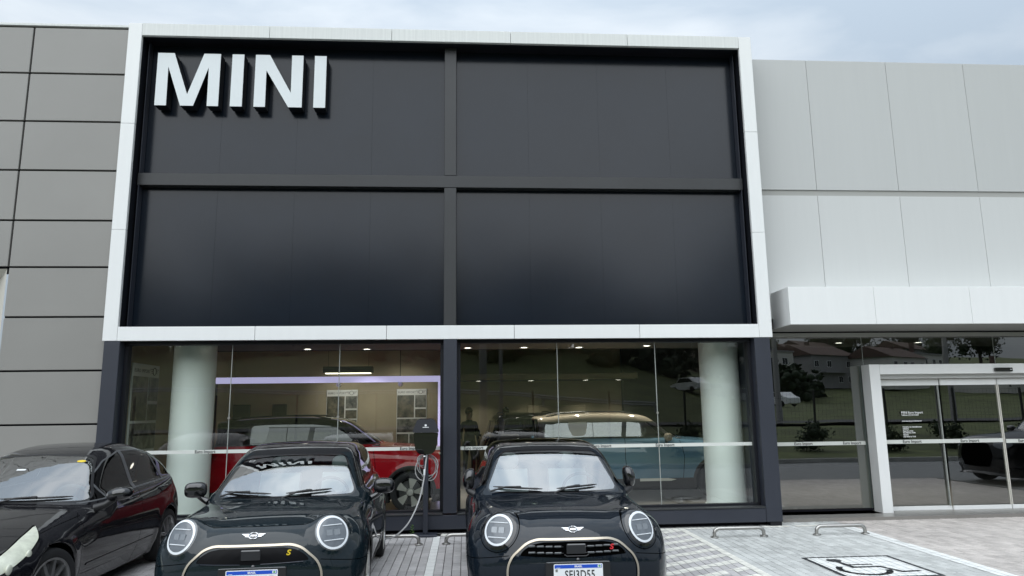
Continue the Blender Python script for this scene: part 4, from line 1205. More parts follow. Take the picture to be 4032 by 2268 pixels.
    MB().ellipsoid(p, (0.020, 0.018, 0.018), 12, 8).build('parking_camera', M['gloss_black'], car, smooth=60)
    if plate:
        py = surf(0.0, 0.45).y-0.022; xc = 0.022; pz = 0.478 if kind == 'left' else 0.470
        MB().box(xc-0.262, xc+0.262, py+0.002, py+0.03, 0.33, pz+0.077, c=0.004).build('plate_mount', M['plastic'], car)
        pl = MB().prism(rounded([(-0.2, -0.065), (0.2, -0.065), (0.2, 0.065), (-0.2, 0.065)], 0.012), -0.004, 0.0, 'y').build('license_plate', M['plate_white'], car, loc=(xc, py, pz))
        MB().prism(rounded([(-0.193, 0.032), (0.193, 0.032), (0.193, 0.059), (-0.193, 0.059)], 0.006), -0.0052, -0.0042, 'y').build('plate_band', M['plate_blue'], pl)
        wall_text('plate_lettering', 'BRASIL', 0.0, -0.006, 0.045, 0.021, M['plate_white'], pl, bold=0.0006)
        wall_text('plate_lettering', plate, 0.012, -0.0055, -0.020, 0.092, M['text_dark'], pl, sx=0.74, spacing=1.06, bold=0.0012, ext=0.0004)
        box('plate_flag', M['plate_white'], pl, 0.158, 0.188, -0.0066, -0.0054, 0.036, 0.056)
        MB().prism([(0.160, 0.046), (0.173, 0.054), (0.186, 0.046), (0.173, 0.038)], -0.0076, -0.0068, 'y').build('plate_flag_diamond', M['green'], pl)
        box('plate_mark', M['lamp_white'], pl, -0.178, -0.148, -0.0062, -0.0054, 0.0345, 0.038)
        box('plate_tag', M['steel'], pl, -0.186, -0.168, -0.0056, -0.0046, 0.006, 0.026)
        MB().tube([(-0.255, -0.002, 0.078), (-0.21, -0.004, 0.080), (0.21, -0.004, 0.080), (0.255, -0.002, 0.078)], 0.0022, 5).build('plate_rail', M['lamp_bezel'], pl)
    # mirrors
    for s_ in (-1, 1):
        if mirrors == 'open':
            cx, cy, cz = s_*0.945, 1.66, 1.005
            mb = MB().ellipsoid((0, 0, 0), (0.108, 0.064, 0.078), 24, 14, 3.0)
            mb.xform(Matrix.Rotation(s_*R(-12), 4, 'Z'))
            mo = mb.build('wing_mirror', M['gloss_black'], car, smooth=60, loc=(cx, cy, cz))
            MB().tube([(s_*-0.03, 0.0, -0.05), (s_*-0.07, 0.01, -0.09), (s_*-0.135, -0.02, -0.12)], [0.032, 0.030, 0.034], 8).build('mirror_stalk', M['gloss_black'], mo, smooth=50)
        else:
            cx, cy, cz = s_*0.855, 1.72, 1.055
            mb = MB().ellipsoid((0, 0, 0), (0.062, 0.100, 0.112), 24, 14, 2.5)
            mb.v = [(x-s_*0.30*max(z, 0)*0.6, y, z) for x, y, z in mb.v]
            mo = mb.build('wing_mirror', M['gloss_black'], car, smooth=60, loc=(cx, cy, cz))
            MB().tube([(s_*0.0, -0.02, -0.09), (s_*-0.01, -0.05, -0.12), (s_*-0.07, -0.08, -0.15)], [0.04, 0.035, 0.04], 8).build('mirror_stalk', M['plastic'], mo, smooth=50)
    # camera housing behind the top of the windscreen
    cs = [hit(tree, (x, -2, z), (0, 1, 0)) for x, z in ((-0.16, 1.315), (0.16, 1.315), (0.13, 1.262), (0.06, 1.215), (-0.06, 1.215), (-0.13, 1.262))]
    if all(c_[0] is not None for c_ in cs):
        f_ = [c_[0]-c_[1]*0.010 for c_ in cs]; b_k = [c_[0]-c_[1]*0.035 for c_ in cs]
        MB().add(f_+b_k, [tuple(range(6)), tuple(range(6, 12))]+[(i, (i+1) % 6, 6+(i+1) % 6, 6+i) for i in range(6)]).build('camera_housing', M['plastic'], car)
    if kind == 'left':
        p, nn = hit(tree, (-0.44, -2, 1.268), (0, 1, 0))
        q = MB().prism([(-0.028, -0.018), (0.028, -0.018), (0.028, 0.018), (-0.028, 0.018)], 0.0, 0.001).build('windscreen_tag', M['cable'], car, loc=p+nn*0.002)
        q.rotation_mode = 'QUATERNION'; q.rotation_quaternion = nn.to_track_quat('Z', 'Y')
        MB().prism([(-0.022, -0.012), (0.022, -0.012), (0.022, 0.012), (-0.022, 0.012)], 0.0012, 0.0018).build('tag_print', M['plastic'], q)
    wiper(car, tree, -0.60, 0.988, -0.12, 0.974, M['plastic'])
    wiper(car, tree, 0.02, 0.976, 0.44, 0.998, M['plastic'])
    fm = M['rim_bright'] if wheel == 'ten' else M['rim_silver']
    for y0, z0, r0 in MINI['wheels']:
        for s_ in (-1, 1):
            add_wheel(car, wheel, 0.305, (s_*0.765, y0, 0.305), s_, M['rim_silver'], fm, w=0.195)
    cabin(car, MINI, M[seat])
    return sh, tree

car1 = thing('parked_car', 'dark green-black electric hatchback charging at the wallbox, yellow S in its closed grille', 'car', (3.650, -4.807, 0), 0.050, 'cars parked in front of the showroom')
build_mini(car1, 'left', M['paint_green_black'], 'OYU7G37', M['yellow'], 'open', 'ten')
car2 = thing('parked_car', 'dark midnight hatchback with folded mirrors and red S in its barred grille', 'car', (6.249, -4.858, 0), -0.002, 'cars parked in front of the showroom')
build_mini(car2, 'right', M['paint_midnight'], 'SEI3D55', M['red_enamel'], 'folded', 'five')

# ------------------------------------------------------------------ rounded five-door hatchback, older, black
ARC = dict(L=4.26, w=0.885, H=1.455,
    profile=spline([(0.25, 0.19), (0.10, 0.24), (0.03, 0.40), (0.0, 0.56), (0.03, 0.64), (0.12, 0.695), (0.35, 0.755), (0.70, 0.825), (1.15, 0.890), (1.42, 0.925),
                    (1.50, 0.945), (1.85, 1.165), (2.20, 1.345), (2.55, 1.425), (2.95, 1.452), (3.30, 1.430), (3.65, 1.355), (3.92, 1.235), (4.06, 1.10), (4.16, 0.95), (4.23, 0.78), (4.26, 0.58), (4.22, 0.36), (4.1, 0.22), (3.7, 0.19), (2.0, 0.18)], 5, closed=True),
    bow=[(0.1, 0.42), (0.5, 0.50), (0.8, 0.55), (1.0, 0.42), (1.4, 0.25)], bow_end=(1.9, 2.7), rbow=0.30, crown=0.10,
    plan=[(-0.2, 0.80), (0.0, 0.82), (0.4, 0.85), (0.9, 0.878), (1.6, 0.878), (2.6, 0.885), (3.3, 0.880), (3.8, 0.845), (4.1, 0.78), (4.5, 0.66)],
    inset=[(0.0, 0.08), (0.2, 0.07), (0.34, 0.025), (0.55, 0.0), (0.75, 0.012), (0.88, 0.045), (0.98, 0.085), (1.05, 0.10), (1.6, 0.10)],
    belt=[(0, 1.2), (1.3, 0.96), (1.7, 0.875), (2.6, 0.945), (4.2, 1.0)], step=0.016, tumble=0.50,
    wheels=[(0.915, 0.305, 0.345), (3.52, 0.305, 0.345)], flare=0.014,
    round=[(0.1, 0.12), (0.6, 0.14), (0.9, 0.17), (1.05, 0.10), (1.4, 0.16)], cabin=(1.68, 0.905))
def build_arc(car, body_m):
    sh = car_shell(ARC)
    ws = rounded(sym([(0.0, 1.350), (0.50, 1.325), (0.71, 0.925), (0.0, 0.955)]), 0.06)
    up = lambda c, n: (c[:, 1] > 1.2) & (c[:, 1] < 2.5) & (n[:, 1] < -0.1)
    sh.cut('windscreen_seal', lambda V: poly_sdf(V[:, 0], V[:, 2], np.array(ws))-0.014, up)
    sh.cut('windscreen', front_poly(ws), up, ('windscreen_seal',))
    sidem = lambda c, n: (np.abs(c[:, 0]) > 0.42) & (np.abs(n[:, 0]) > 0.45)
    sw = rounded([(1.62, 0.905), (1.95, 1.105), (2.30, 1.270), (2.72, 1.358), (3.15, 1.352), (3.52, 1.285), (3.80, 1.150), (3.92, 1.03), (3.86, 1.000), (2.66, 0.968)], 0.05)
    sh.cut('window_trim', lambda V: poly_sdf(V[:, 1], V[:, 2], np.array(sw))-0.012, sidem)
    sh.cut('side_window', side_poly(sw), sidem, ('window_trim',))
    for pts, w_ in (([(2.64, 0.94), (2.74, 1.38)], 0.036), ([(3.50, 0.98), (3.42, 1.33)], 0.020), ([(2.02, 0.88), (1.93, 1.13)], 0.016)):
        sh.cut_band('door_pillar', curve_y(pts), w_, sidem, ('side_window',))
    hl = np.array(rounded([(0.50, 0.455), (0.52, 0.555), (0.76, 0.655), (0.97, 0.735), (1.17, 0.800), (1.10, 0.715), (0.95, 0.625), (0.73, 0.525)], 0.02))
    lampf = lambda V: poly_sdf(np.abs(V[:, 0])*0.62+V[:, 1]*0.78, V[:, 2], hl)
    fm = lambda c, n: (np.abs(c[:, 0]) > 0.40) & (c[:, 1] < 1.3) & (np.abs(n[:, 0])*0.78-n[:, 1]*0.62 > 0.18)
    sh.cut('headlight_rim', lambda V: lampf(V)-0.007, fm)
    sh.cut('headlight', lampf, fm, ('headlight_rim',))
    tl = rounded([(3.93, 0.93), (4.08, 0.90), (4.30, 0.74), (4.30, 0.62), (4.10, 0.68), (3.98, 0.80)], 0.03)
    sh.cut('tail_light', side_poly(tl), lambda c, n: np.abs(c[:, 0]) > 0.36)
    rw = rounded([(-0.42, 1.30), (0.42, 1.30), (0.60, 1.02), (-0.60, 1.02)], 0.06)
    sh.cut('rear_window', front_poly(rw), lambda c, n: (c[:, 1] > 3.4) & (n[:, 1] > 0.3))
    gr = rounded(sym([(0.0, 0.56), (0.42, 0.54), (0.36, 0.42), (0.0, 0.40)]), 0.03)
    sh.cut('grille', front_poly(gr), lambda c, n: c[:, 1] < 0.5)
    sh.cut_band('hood_gap', lambda V: np.abs(V[:, 0])-(0.77-0.05*(1.4-V[:, 1])), 0.0035, lambda c, n: (c[:, 1] > 0.45) & (c[:, 1] < 1.5) & (c[:, 2] > 0.62))
    doorm = lambda c, n: (np.abs(c[:, 0]) > 0.6) & (c[:, 2] < 0.99) & (np.abs(n[:, 0]) > 0.4)
    for pts in ([(1.66, 0.90), (1.42, 0.80), (1.36, 0.5), (1.42, 0.22)], [(2.68, 0.96), (2.70, 0.7), (2.66, 0.4), (2.6, 0.22)], [(3.85, 1.0), (3.66, 0.80), (3.42, 0.70), (3.20, 0.5), (3.14, 0.22)]):
        sh.cut_band('door_gap', curve_y(pts), 0.004, doorm)
    sh.cut_band('side_moulding', curve_z([(1.50, 0.36), (3.06, 0.375)]), 0.010, lambda c, n: doorm(c, n) & (c[:, 1] > 1.5) & (c[:, 1] < 3.06))
    sh.cut_band('bumper_gap', curve_y([(0.50, 0.56), (0.57, 0.50), (0.60, 0.40)]), 0.0035, lambda c, n: fm(c, n) & (c[:, 2] < 0.54) & (c[:, 2] > 0.36) & (np.abs(n[:, 0]) > 0.3))
    wells(sh, ARC)
    tree = shell_tree(sh)
    for nm, m_, o_ in (('body', body_m, 0), ('windscreen_seal', M['plastic'], 0.001), ('windscreen', M['windscreen_dark'], 0), ('rear_window', M['car_glass'], 0), ('grille', M['gap'], -0.004)):
        place(car, sh, nm, m_, off=o_)
    for nm, m_, o_, yc in (('hood_gap', M['gap'], -0.001, ()), ('door_gap', M['gap'], -0.001, (2.0, 3.0)), ('bumper_gap', M['gap'], -0.001, ()), ('side_moulding', body_m, 0.008, (2.66,)), ('wheel_well', M['gap'], 0, (2.0,))):
        place_each(car, sh, nm, m_, None, o_, yc)
    for s_ in (-1, 1):
        sel = lambda c, s_=s_: c[:, 0]*s_ > 0
        w_ = place(car, sh, 'side_window', M['car_glass'], sel=sel)
        place(car, sh, 'window_trim', M['trim_grey'], off=0.002, sel=sel, parent=w_)
        for a, b in ((0, 2.2), (2.2, 3.1), (3.1, 9)):
            place(car, sh, 'door_pillar', M['trim_grey'], off=0.003, sel=lambda c, s_=s_, a=a, b=b: (c[:, 0]*s_ > 0) & (c[:, 1] > a) & (c[:, 1] < b), parent=w_)
        h_ = place(car, sh, 'headlight', M['hazy_lamp'], off=0.004, sel=sel)
        place(car, sh, 'headlight_rim', M['gap'], off=0.0, sel=sel, parent=h_)
        for q, rq in (((0.36, 0.545), 0.042), ((0.58, 0.625), 0.036)):     # bulbs behind the hazed plastic
            p, nn = hit(tree, (s_*2.0, q[0], q[1]), (-s_, 0, 0))
            if p is not None: MB().ellipsoid(p+nn*0.0, (rq*0.4, rq, rq), 14, 8).build('lamp_bowl', M['hazy_lamp'], h_, smooth=60)
        place(car, sh, 'tail_light', M['tail_red'], off=0.004, sel=sel)
        mb = MB().ellipsoid((0, 0, 0), (0.125, 0.085, 0.068), 24, 14, 2.4)
        mb.v = [(x, y+abs(x)*0.18, z+s_*x*0.10) for x, y, z in mb.v]
        mo = mb.build('wing_mirror', M['gloss_black'], car, smooth=60, loc=(s_*1.03, 1.70, 0.985))
        MB().tube([(s_*-0.04, 0.0, -0.045), (s_*-0.12, 0.0, -0.10), (s_*-0.22, -0.01, -0.13)], [0.03, 0.035, 0.04], 8).build('mirror_stalk', M['plastic'], mo, smooth=50)
        for y_, z_ in ((2.50, 0.865), (3.36, 0.90)):
            p, nn = hit(tree, (s_*2.0, y_, z_), (-s_, 0, 0))
            hb = MB().tube([(p.x-s_*0.005, y_-0.10, z_-0.006), (p.x+s_*0.028, y_-0.08, z_), (p.x+s_*0.032, y_+0.07, z_+0.006), (p.x-s_*0.005, y_+0.095, z_+0.006)], 0.0125, 8)
            hb.build('door_handle', M['gloss_black'], car, smooth=50)
    for y0, z0, r0 in ARC['wheels']:
        for s_ in (-1, 1):
            add_wheel(car, 'ten', 0.308, (s_*0.765, y0, 0.308), s_, M['rim_silver'], M['rim_silver'], w=0.20, steer=(R(-14) if y0 < 2 else 0))
    wiper(car, tree, -0.60, 0.965, -0.02, 0.965, M['plastic']); wiper(car, tree, 0.0, 0.965, 0.58, 0.958, M['plastic'])
    # oval dealer sticker, paper slip and yellow sticker behind the windscreen
    def sticker(x, z, poly, m_, nm):
        p, nn = hit(tree, (x, -2, z), (0, 1, 0))
        q = nn.to_track_quat('Z', 'Y')
        o = MB().prism(poly, 0.0, 0.0015).build(nm, m_, car, loc=p+nn*0.002); o.rotation_mode = 'QUATERNION'; o.rotation_quaternion = q
        return o
    sticker(0.43, 1.285, [(0.042*math.cos(a*math.pi/7), 0.020*math.sin(a*math.pi/7)) for a in range(14)], M['yellow'], 'yellow_sticker')
    sticker(-0.06, 1.22, [(-0.045, -0.012), (0.045, -0.012), (0.045, 0.012), (-0.045, 0.012)], M['plate_white'], 'paper_slip')
    # roof aerial, bent over at the back
    p, nn = hit(tree, (0.0, 3.55, 3), (0, 0, -1))
    cabin(car, ARC, M['seat_dark'])
    return sh, tree
car3 = thing('parked_car', 'older black five-door hatchback with hazed headlights parked beside the grey wing', 'car', (0.90, -4.97, 0), 0.022, 'cars parked in front of the showroom')
build_arc(car3, M['paint_black'])

# ------------------------------------------------------------------ boxy five-door crossover (showroom and lot)
SUV = dict(L=4.43, w=0.92, H=1.66,
    profile=spline([(0.18, 0.22), (0.06, 0.30), (0.0, 0.50), (0.0, 0.75), (0.03, 0.92), (0.12, 1.02), (0.32, 1.07), (0.90, 1.125), (1.35, 1.160), (1.43, 1.18), (1.72, 1.38), (1.98, 1.545), (2.20, 1.615),
                    (2.6, 1.652), (3.1, 1.66), (3.7, 1.640), (4.15, 1.600), (4.30, 1.575), (4.31, 1.50), (4.30, 1.30), (4.37, 1.05), (4.42, 0.85), (4.43, 0.60), (4.38, 0.36), (4.2, 0.24), (2.2, 0.22)], 5, closed=True),
    bow=[(0.1, 0.30), (0.6, 0.30), (1.0, 0.34), (1.2, 0.30), (1.6, 0.16)], bow_end=(1.9, 2.6), rbow=0.14, crown=0.07,
    plan=[(-0.2, 0.86), (0.0, 0.87), (0.3, 0.895), (0.7, 0.915), (1.5, 0.91), (2.6, 0.92), (3.6, 0.915), (4.0, 0.89), (4.3, 0.84), (4.6, 0.78)],
    inset=[(0.0, 0.06), (0.25, 0.05), (0.38, 0.02), (0.65, 0.0), (0.9, 0.012), (1.05, 0.045), (1.14, 0.07), (1.2, 0.085), (1.8, 0.085)],
    belt=[(0, 1.4), (1.1, 1.15), (1.5, 1.115), (4.4, 1.14)], step=0.03, tumble=0.20,
    wheels=[(0.86, 0.345, 0.385), (3.55, 0.345, 0.385)], flare=0.015,
    round=[(0.1, 0.10), (0.7, 0.12), (1.05, 0.14), (1.2, 0.10), (1.6, 0.14)], cabin=(1.45, 1.17))
def suv_shell():
    sh = car_shell(SUV, 0.024)
    ws = rounded(sym([(0.0, 1.565), (0.56, 1.545), (0.70, 1.185), (0.0, 1.195)]), 0.06)
    up = lambda c, n: (c[:, 1] > 1.2) & (c[:, 1] < 2.4) & (n[:, 1] < -0.1)
    sh.cut('windscreen', front_poly(ws), up)
    sidem = lambda c, n: (np.abs(c[:, 0]) > 0.5) & (np.abs(n[:, 0]) > 0.5)
    sw = rounded([(1.72, 1.165), (1.95, 1.36), (2.10, 1.455), (2.7, 1.462), (4.12, 1.455), (4.18, 1.19), (2.7, 1.165)], 0.04)
    sh.cut('side_window', side_poly(sw), sidem)
    sh.cut_band('door_pillar', curve_y([(2.62, 1.14), (2.56, 1.60)]), 0.045, sidem, ('side_window',))
    sh.cut('pillar_badge', side_poly(rounded([(3.36, 1.22), (3.30, 1.48), (3.70, 1.48), (3.66, 1.30), (3.60, 1.20)], 0.06)), sidem, ('side_window', 'body'))
    rw = rounded([(-0.56, 1.54), (0.56, 1.54), (0.64, 1.20), (-0.64, 1.20)], 0.05)
    sh.cut('rear_window', front_poly(rw), lambda c, n: (c[:, 1] > 3.9) & (n[:, 1] > 0.3))
    sh.cut('roof', lambda V: 1.475+0.004*(V[:, 1]-3)-V[:, 2], lambda c, n: (c[:, 1] > 1.85))
    sh.cut('pillar_trim', lambda V: 1.158-V[:, 2], lambda c, n: (c[:, 1] > 1.45) & (np.abs(c[:, 0]) > 0.3))
    for y0, z0, r0 in SUV['wheels']:
        sh.cut('wheel_arch_trim', lambda V: np.hypot(V[:, 1]-y0, V[:, 2]-z0)-r0-0.065, lambda c, n: (np.abs(c[:, 0]) > 0.68))
    wells(sh, SUV)
    sh.cut('sill_trim', lambda V: V[:, 2]-0.40, lambda c, n: (np.abs(c[:, 0]) > 0.55) & (np.abs(n[:, 0]) > 0.3))
    doorm = lambda c, n: (np.abs(c[:, 0]) > 0.6) & (c[:, 2] < 1.16) & (c[:, 2] > 0.36) & (np.abs(n[:, 0]) > 0.4)
    for pts in ([(1.52, 1.15), (1.46, 0.8), (1.50, 0.4)], [(2.60, 1.14), (2.62, 0.8), (2.58, 0.4)], [(3.62, 1.15), (3.50, 0.9), (3.16, 0.62), (3.08, 0.4)]):
        sh.cut_band('door_gap', curve_y(pts), 0.005, doorm)
    for s_ in (1, -1):
        fl = rounded([(s_*0.50, 0.98), (s_*0.80, 1.00), (s_*0.86, 0.86), (s_*0.72, 0.78), (s_*0.52, 0.84)], 0.05)
        sh.cut('headlight', front_poly(fl), lambda c, n: c[:, 1] < 0.75)
        tl = rounded([(s_*0.62, 1.02), (s_*0.84, 1.02), (s_*0.84, 0.74), (s_*0.66, 0.74)], 0.04)
        sh.cut('tail_light', front_poly(tl), lambda c, n: (c[:, 1] > 3.8))
    gr = rounded(sym([(0.0, 0.92), (0.42, 0.90), (0.52, 0.62), (0.40, 0.40), (0.0, 0.38)]), 0.06)
    sh.cut('grille', front_poly(gr), lambda c, n: c[:, 1] < 0.5)
    return sh
SUV_SH = suv_shell()
SUV_TREE = shell_tree(SUV_SH)
SUV_PARTS = {}
def build_suv(car, body_m, roof_m, badge_m, glass_m, wheel='multi', face='rim_dark', mirror_m=None, full=True):
    def put(nm, m_, off=0.0, s_=0, parent=None, ya=-9, yb=99):
        key = (nm, off, s_, ya)
        if key not in SUV_PARTS:
            SUV_PARTS[key] = SUV_SH.mesh(nm, off, (lambda c: (c[:, 0]*s_ > 0) & (c[:, 1] > ya) & (c[:, 1] < yb)) if s_ else None)
        me = SUV_PARTS[key]
        if me is None: return None
        if not me.materials: me.materials.append(m_)
        o = link(bpy.data.objects.new(nm, me), parent or car)
        o.material_slots[0].link = 'OBJECT'; o.material_slots[0].material = m_
        return o
    put('body', body_m); put('roof', roof_m, 0.002); put('windscreen', M['car_glass_light']); put('rear_window', M['car_glass']); put('grille', M['gap'], -0.003)
    for s_ in (-1, 1):
        for ya, yb in ((-9, 2), (2, 99)):
            put('wheel_arch_trim', M['plastic'], 0.006, s_, None, ya, yb); put('wheel_well', M['gap'], 0, s_, None, ya, yb)
        put('sill_trim', M['plastic'], 0.005, s_); put('pillar_trim', M['plastic'], 0, s_)
        for ya, yb in ((-9, 2), (2, 3), (3, 99)): put('door_gap', M['gap'], -0.001, s_, None, ya, yb)
        w_ = put('side_window', glass_m, 0, s_)
        put('door_pillar', M['plastic'], 0.003, s_, w_)
        put('pillar_badge', badge_m, 0.006, s_)
        put('headlight', M['lamp_inner'], 0.003, s_); put('tail_light', M['tail_red'], 0.004, s_)
        mb = MB().ellipsoid((0, 0, 0), (0.11, 0.075, 0.078), 18, 10, 2.6)
        mo = mb.build('wing_mirror', mirror_m or roof_m, car, smooth=60, loc=(s_*1.03, 1.80, 1.175))
        MB().tube([(s_*-0.03, 0, -0.05), (s_*-0.14, 0, -0.09)], 0.03, 8).build('mirror_stalk', M['plastic'], mo, smooth=50)
        for y_ in (2.44, 3.40):
            p, nn = hit(SUV_TREE, (s_*2, y_, 0.985), (-s_, 0, 0))
            MB().prism(rounded([(y_-0.13, 0.952), (y_+0.13, 0.952), (y_+0.13, 1.018), (y_-0.13, 1.018)], 0.03), p.x, p.x+s_*0.006, 'x').build('door_handle', body_m, car)
        p, nn = hit(SUV_TREE, (s_*2, 1.95, 0.43), (-s_, 0, 0))
        if p is not None:
            MB().prism([(1.75, 0.35), (2.35, 0.35), (2.35, 0.40), (1.80, 0.40), (1.64, 0.375)], p.x-s_*0.004, p.x+s_*0.016, 'x').build('sill_badge', M['reveal_beige'], car)
        rail = []
        for q in (2.3, 2.6, 3.2, 3.8, 4.1):
            p, nn = hit(SUV_TREE, (s_*0.56, q, 3), (0, 0, -1)); rail.append(p+Vector((0, 0, 0.035 if 2.4 < q < 4 else 0.0)))
        MB().tube(rail, 0.014, 6).build('roof_rail', M['plastic'], car, smooth=50)
    for y0, z0, r0 in SUV['wheels']:
        for s_ in (-1, 1):
            add_wheel(car, wheel, 0.345, (s_*0.80, y0, 0.345), s_, M['rim_dark'], M[face], w=0.21)
    cabin(car, SUV, M['seat_dark'])
    return car
FL = 0.05      # showroom floor level
c4 = thing('display_car', 'teal crossover with champagne roof and mirrors displayed behind the right window', 'car', (11.05, 3.85, FL), R(90), 'cars displayed inside the showroom')
build_suv(c4, M['paint_teal'], M['paint_gold'], M['paint_gold'], M['car_glass_light'])
c5 = thing('display_car', 'red crossover with black roof displayed behind the left window', 'car', (5.28, 2.74, FL), R(90), 'cars displayed inside the showroom')
build_suv(c5, M['paint_red'], M['gloss_black'], M['gloss_black'], M['car_glass'], 'x', 'rim_bright')
c6 = thing('display_car', 'dark crossover facing the back wall in the middle of the showroom', 'car', (6.55, 9.6, FL), R(184), 'cars displayed inside the showroom')
build_suv(c6, M['paint_dark'], M['gloss_black'], M['gloss_black'], M['car_glass'])
c7 = thing('parked_car', 'dark crossover parked in the lot, mirrored in the glass entrance doors', 'car', (16.95, -3.25, 0), R(-90), 'cars parked in front of the showroom')
build_suv(c7, M['paint_dark'], M['gloss_black'], M['gloss_black'], M['car_glass'], 'multi', 'rim_silver')

# ================================================================== CHARGER, STOPS, SMALL THINGS
M['charger_lid'] = mat('charger lid', (0.035, 0.036, 0.045), rough=0.28, spec=0.6)
Ch = thing('charging_post', 'black wallbox charger with coiled grey cable on a slim post by the window frame', 'charger', (4.79, -0.13, 0))
box('base_plate', M['dark_metal'], Ch, -0.17, 0.17, -0.14, 0.12, 0.0, 0.03, c=0.006)
box('post', M['dark_metal'], Ch, -0.035, 0.035, -0.03, 0.04, 0.031, 1.30, c=0.005)
hood = rounded([(-0.125, 1.645), (0.125, 1.645), (0.185, 1.49), (0.185, 1.462), (-0.185, 1.462), (-0.185, 1.49)], 0.02)
MB().prism(hood, -0.155, -0.032, 'y').build('hood_panel', M['charger_lid'], Ch, smooth=30)
MB().prism(rounded([(-0.10, 1.662), (0.10, 1.662), (0.16, 1.50), (-0.16, 1.50)], 0.02), -0.06, 0.03, 'y').build('rear_shell', M['plastic'], Ch, smooth=30)
MB().prism(rounded([(-0.182, 1.460), (0.182, 1.460), (0.150, 1.22), (0.095, 1.155), (-0.095, 1.155), (-0.150, 1.22)], 0.03), -0.135, -0.032, 'y').build('lower_shell', M['gloss_black'], Ch, smooth=30)
lg = MB().lathe([(0.0005, 0), (0.016, 0), (0.016, 0.002), (0.0005, 0.002)], (0, -0.158, 1.565), 'y', 20, closed=False)
lg.box(-0.045, 0.045, -0.158, -0.156, 1.533, 1.542)
lg.build('brand_mark', M['plate_white'], Ch)
for k, (cx_, cz_, rx_, rz_, ph) in enumerate(((0.02, 0.985, 0.155, 0.155, 0.1), (0.03, 0.955, 0.145, 0.19, 0.5), (-0.01, 0.94, 0.16, 0.175, -0.4), (-0.06, 1.055, 0.085, 0.075, 0.6), (-0.05, 1.04, 0.10, 0.085, 0.9))):
    lp = []
    for q in range(28):
        a = 2*math.pi*q/28
        lp.append((cx_+rx_*math.cos(a)*math.cos(ph)-rz_*math.sin(a)*math.sin(ph)*0.4, 0.055+0.014*k+0.01*math.sin(2*a+k), cz_+rz_*math.sin(a)+0.03*math.sin(ph)*math.cos(a)))
    MB().tube(lp, 0.0068, 7, close=True).build('coiled_cable', M['cable'], Ch, smooth=60)
cb = spline([(0.02, -0.10, 1.15), (0.0, -0.12, 1.0), (-0.02, -0.16, 0.80), (-0.08, -0.26, 0.52), (-0.19, -0.46, 0.28), (-0.30, -0.70, 0.17), (-0.40, -0.95, 0.14), (-0.52, -1.30, 0.22), (-0.60, -1.6, 0.45)], 6)
MB().tube([tuple(p) for p in cb], 0.0105, 8).build('charging_cable', M['cable'], Ch, smooth=60)
box('cable_tag', M['plate_white'], Ch, -0.025, 0.0, -0.175, -0.155, 0.86, 0.945, c=0.004)
box('cable_tag', M['plate_white'], Ch, -0.03, 0.0, -0.14, -0.12, 1.115, 1.135, c=0.003)

def wheel_stop(x, label):
    t = thing('wheel_stop', label, 'wheel stop', (x, -0.83, 0), 0, 'steel wheel stops at the head of the bays')
    pts = [(-0.35, 0, 0.015), (-0.35, 0, 0.055)]+[(-0.35+0.075*(1-math.cos(R(a))), 0, 0.055+0.065*math.sin(R(a))) for a in (15, 30, 45, 60, 75, 90)]
    pts += [(-p[0], p[1], p[2]) for p in reversed(pts)]
    MB().tube(pts, 0.0245, 14).build('rail', M['steel'], t, smooth=60)
    for sx_ in (-0.35, 0.35):
        MB().lathe([(0.0005, 0.0), (0.056, 0.0), (0.056, 0.012), (0.050, 0.017), (0.030, 0.018)], (sx_, 0, 0), 'z', 20, closed=False).build('flange', M['steel'], t, smooth=35)
wheel_stop(9.145, 'steel tube wheel stop in the accessible bay nearer the striped area')
wheel_stop(10.60, 'steel tube wheel stop in the accessible bay nearer the entrance walk')
wheel_stop(5.455, 'steel tube wheel stop whose left end shows beside the midnight hatchback')
wheel_stop(4.39, 'steel tube wheel stop whose right end shows behind the charging hatchback')

We = thing('weed', 'small green weed sprouting at the foot of the charging post', 'plant', (4.60, -0.20, 0))
M['leaf'] = mat('weed leaf', (0.085, 0.17, 0.035), rough=0.6, var=0.2, vscale=30)
MB().tube([(0, 0, 0), (0.012, 0, 0.06), (0.0, 0.01, 0.13), (0.012, 0.0, 0.17)], 0.0035, 5).build('stem', M['leaf'], We)
for k in range(13):
    a = k*2.4; z = 0.012+0.0125*k; L_ = 0.055-0.0018*k
    d = Vector((math.cos(a), math.sin(a), 0.5)).normalized(); s_ = Vector((-math.sin(a), math.cos(a), 0))
    b0 = Vector((0.006, 0, z)); tip = b0+d*L_; mid = b0+d*L_*0.5
    up_ = d.cross(s_)*0.0015
    MB().add([b0, mid+s_*0.013+up_, tip, mid-s_*0.013+up_, b0-up_, mid+s_*0.013-up_*1.2, mid-s_*0.013-up_*1.2], [(0, 1, 2, 3), (4, 6, 2, 5)]).build('leaf', M['leaf'], We)

# ================================================================== INSIDE THE SHOWROOM
def photo_mat(name, a, b_, s_):
    """printed photograph seen from far: dark mottled tones"""
    m, t, bs = new_mat(name)
    g_ = t.nodes.new('ShaderNodeNewGeometry'); n = t.nodes.new('ShaderNodeTexNoise'); n.inputs['Scale'].default_value = s_; n.inputs['Detail'].default_value = 7
    n.inputs['Roughness'].default_value = 0.65
    t.links.new(g_.outputs['Position'], n.inputs['Vector'])
    r = t.nodes.new('ShaderNodeValToRGB'); r.color_ramp.elements[0].position = 0.40; r.color_ramp.elements[0].color = (*a, 1); r.color_ramp.elements[1].position = 0.68; r.color_ramp.elements[1].color = (*b_, 1)
    t.links.new(n.outputs['Fac'], r.inputs[0]); t.links.new(r.outputs[0], bs.inputs['Base Color']); bs.inputs['Roughness'].default_value = 0.5
    return m
M['photo_a'] = photo_mat('printed street photo', (0.02, 0.025, 0.02), (0.22, 0.22, 0.19), 7)
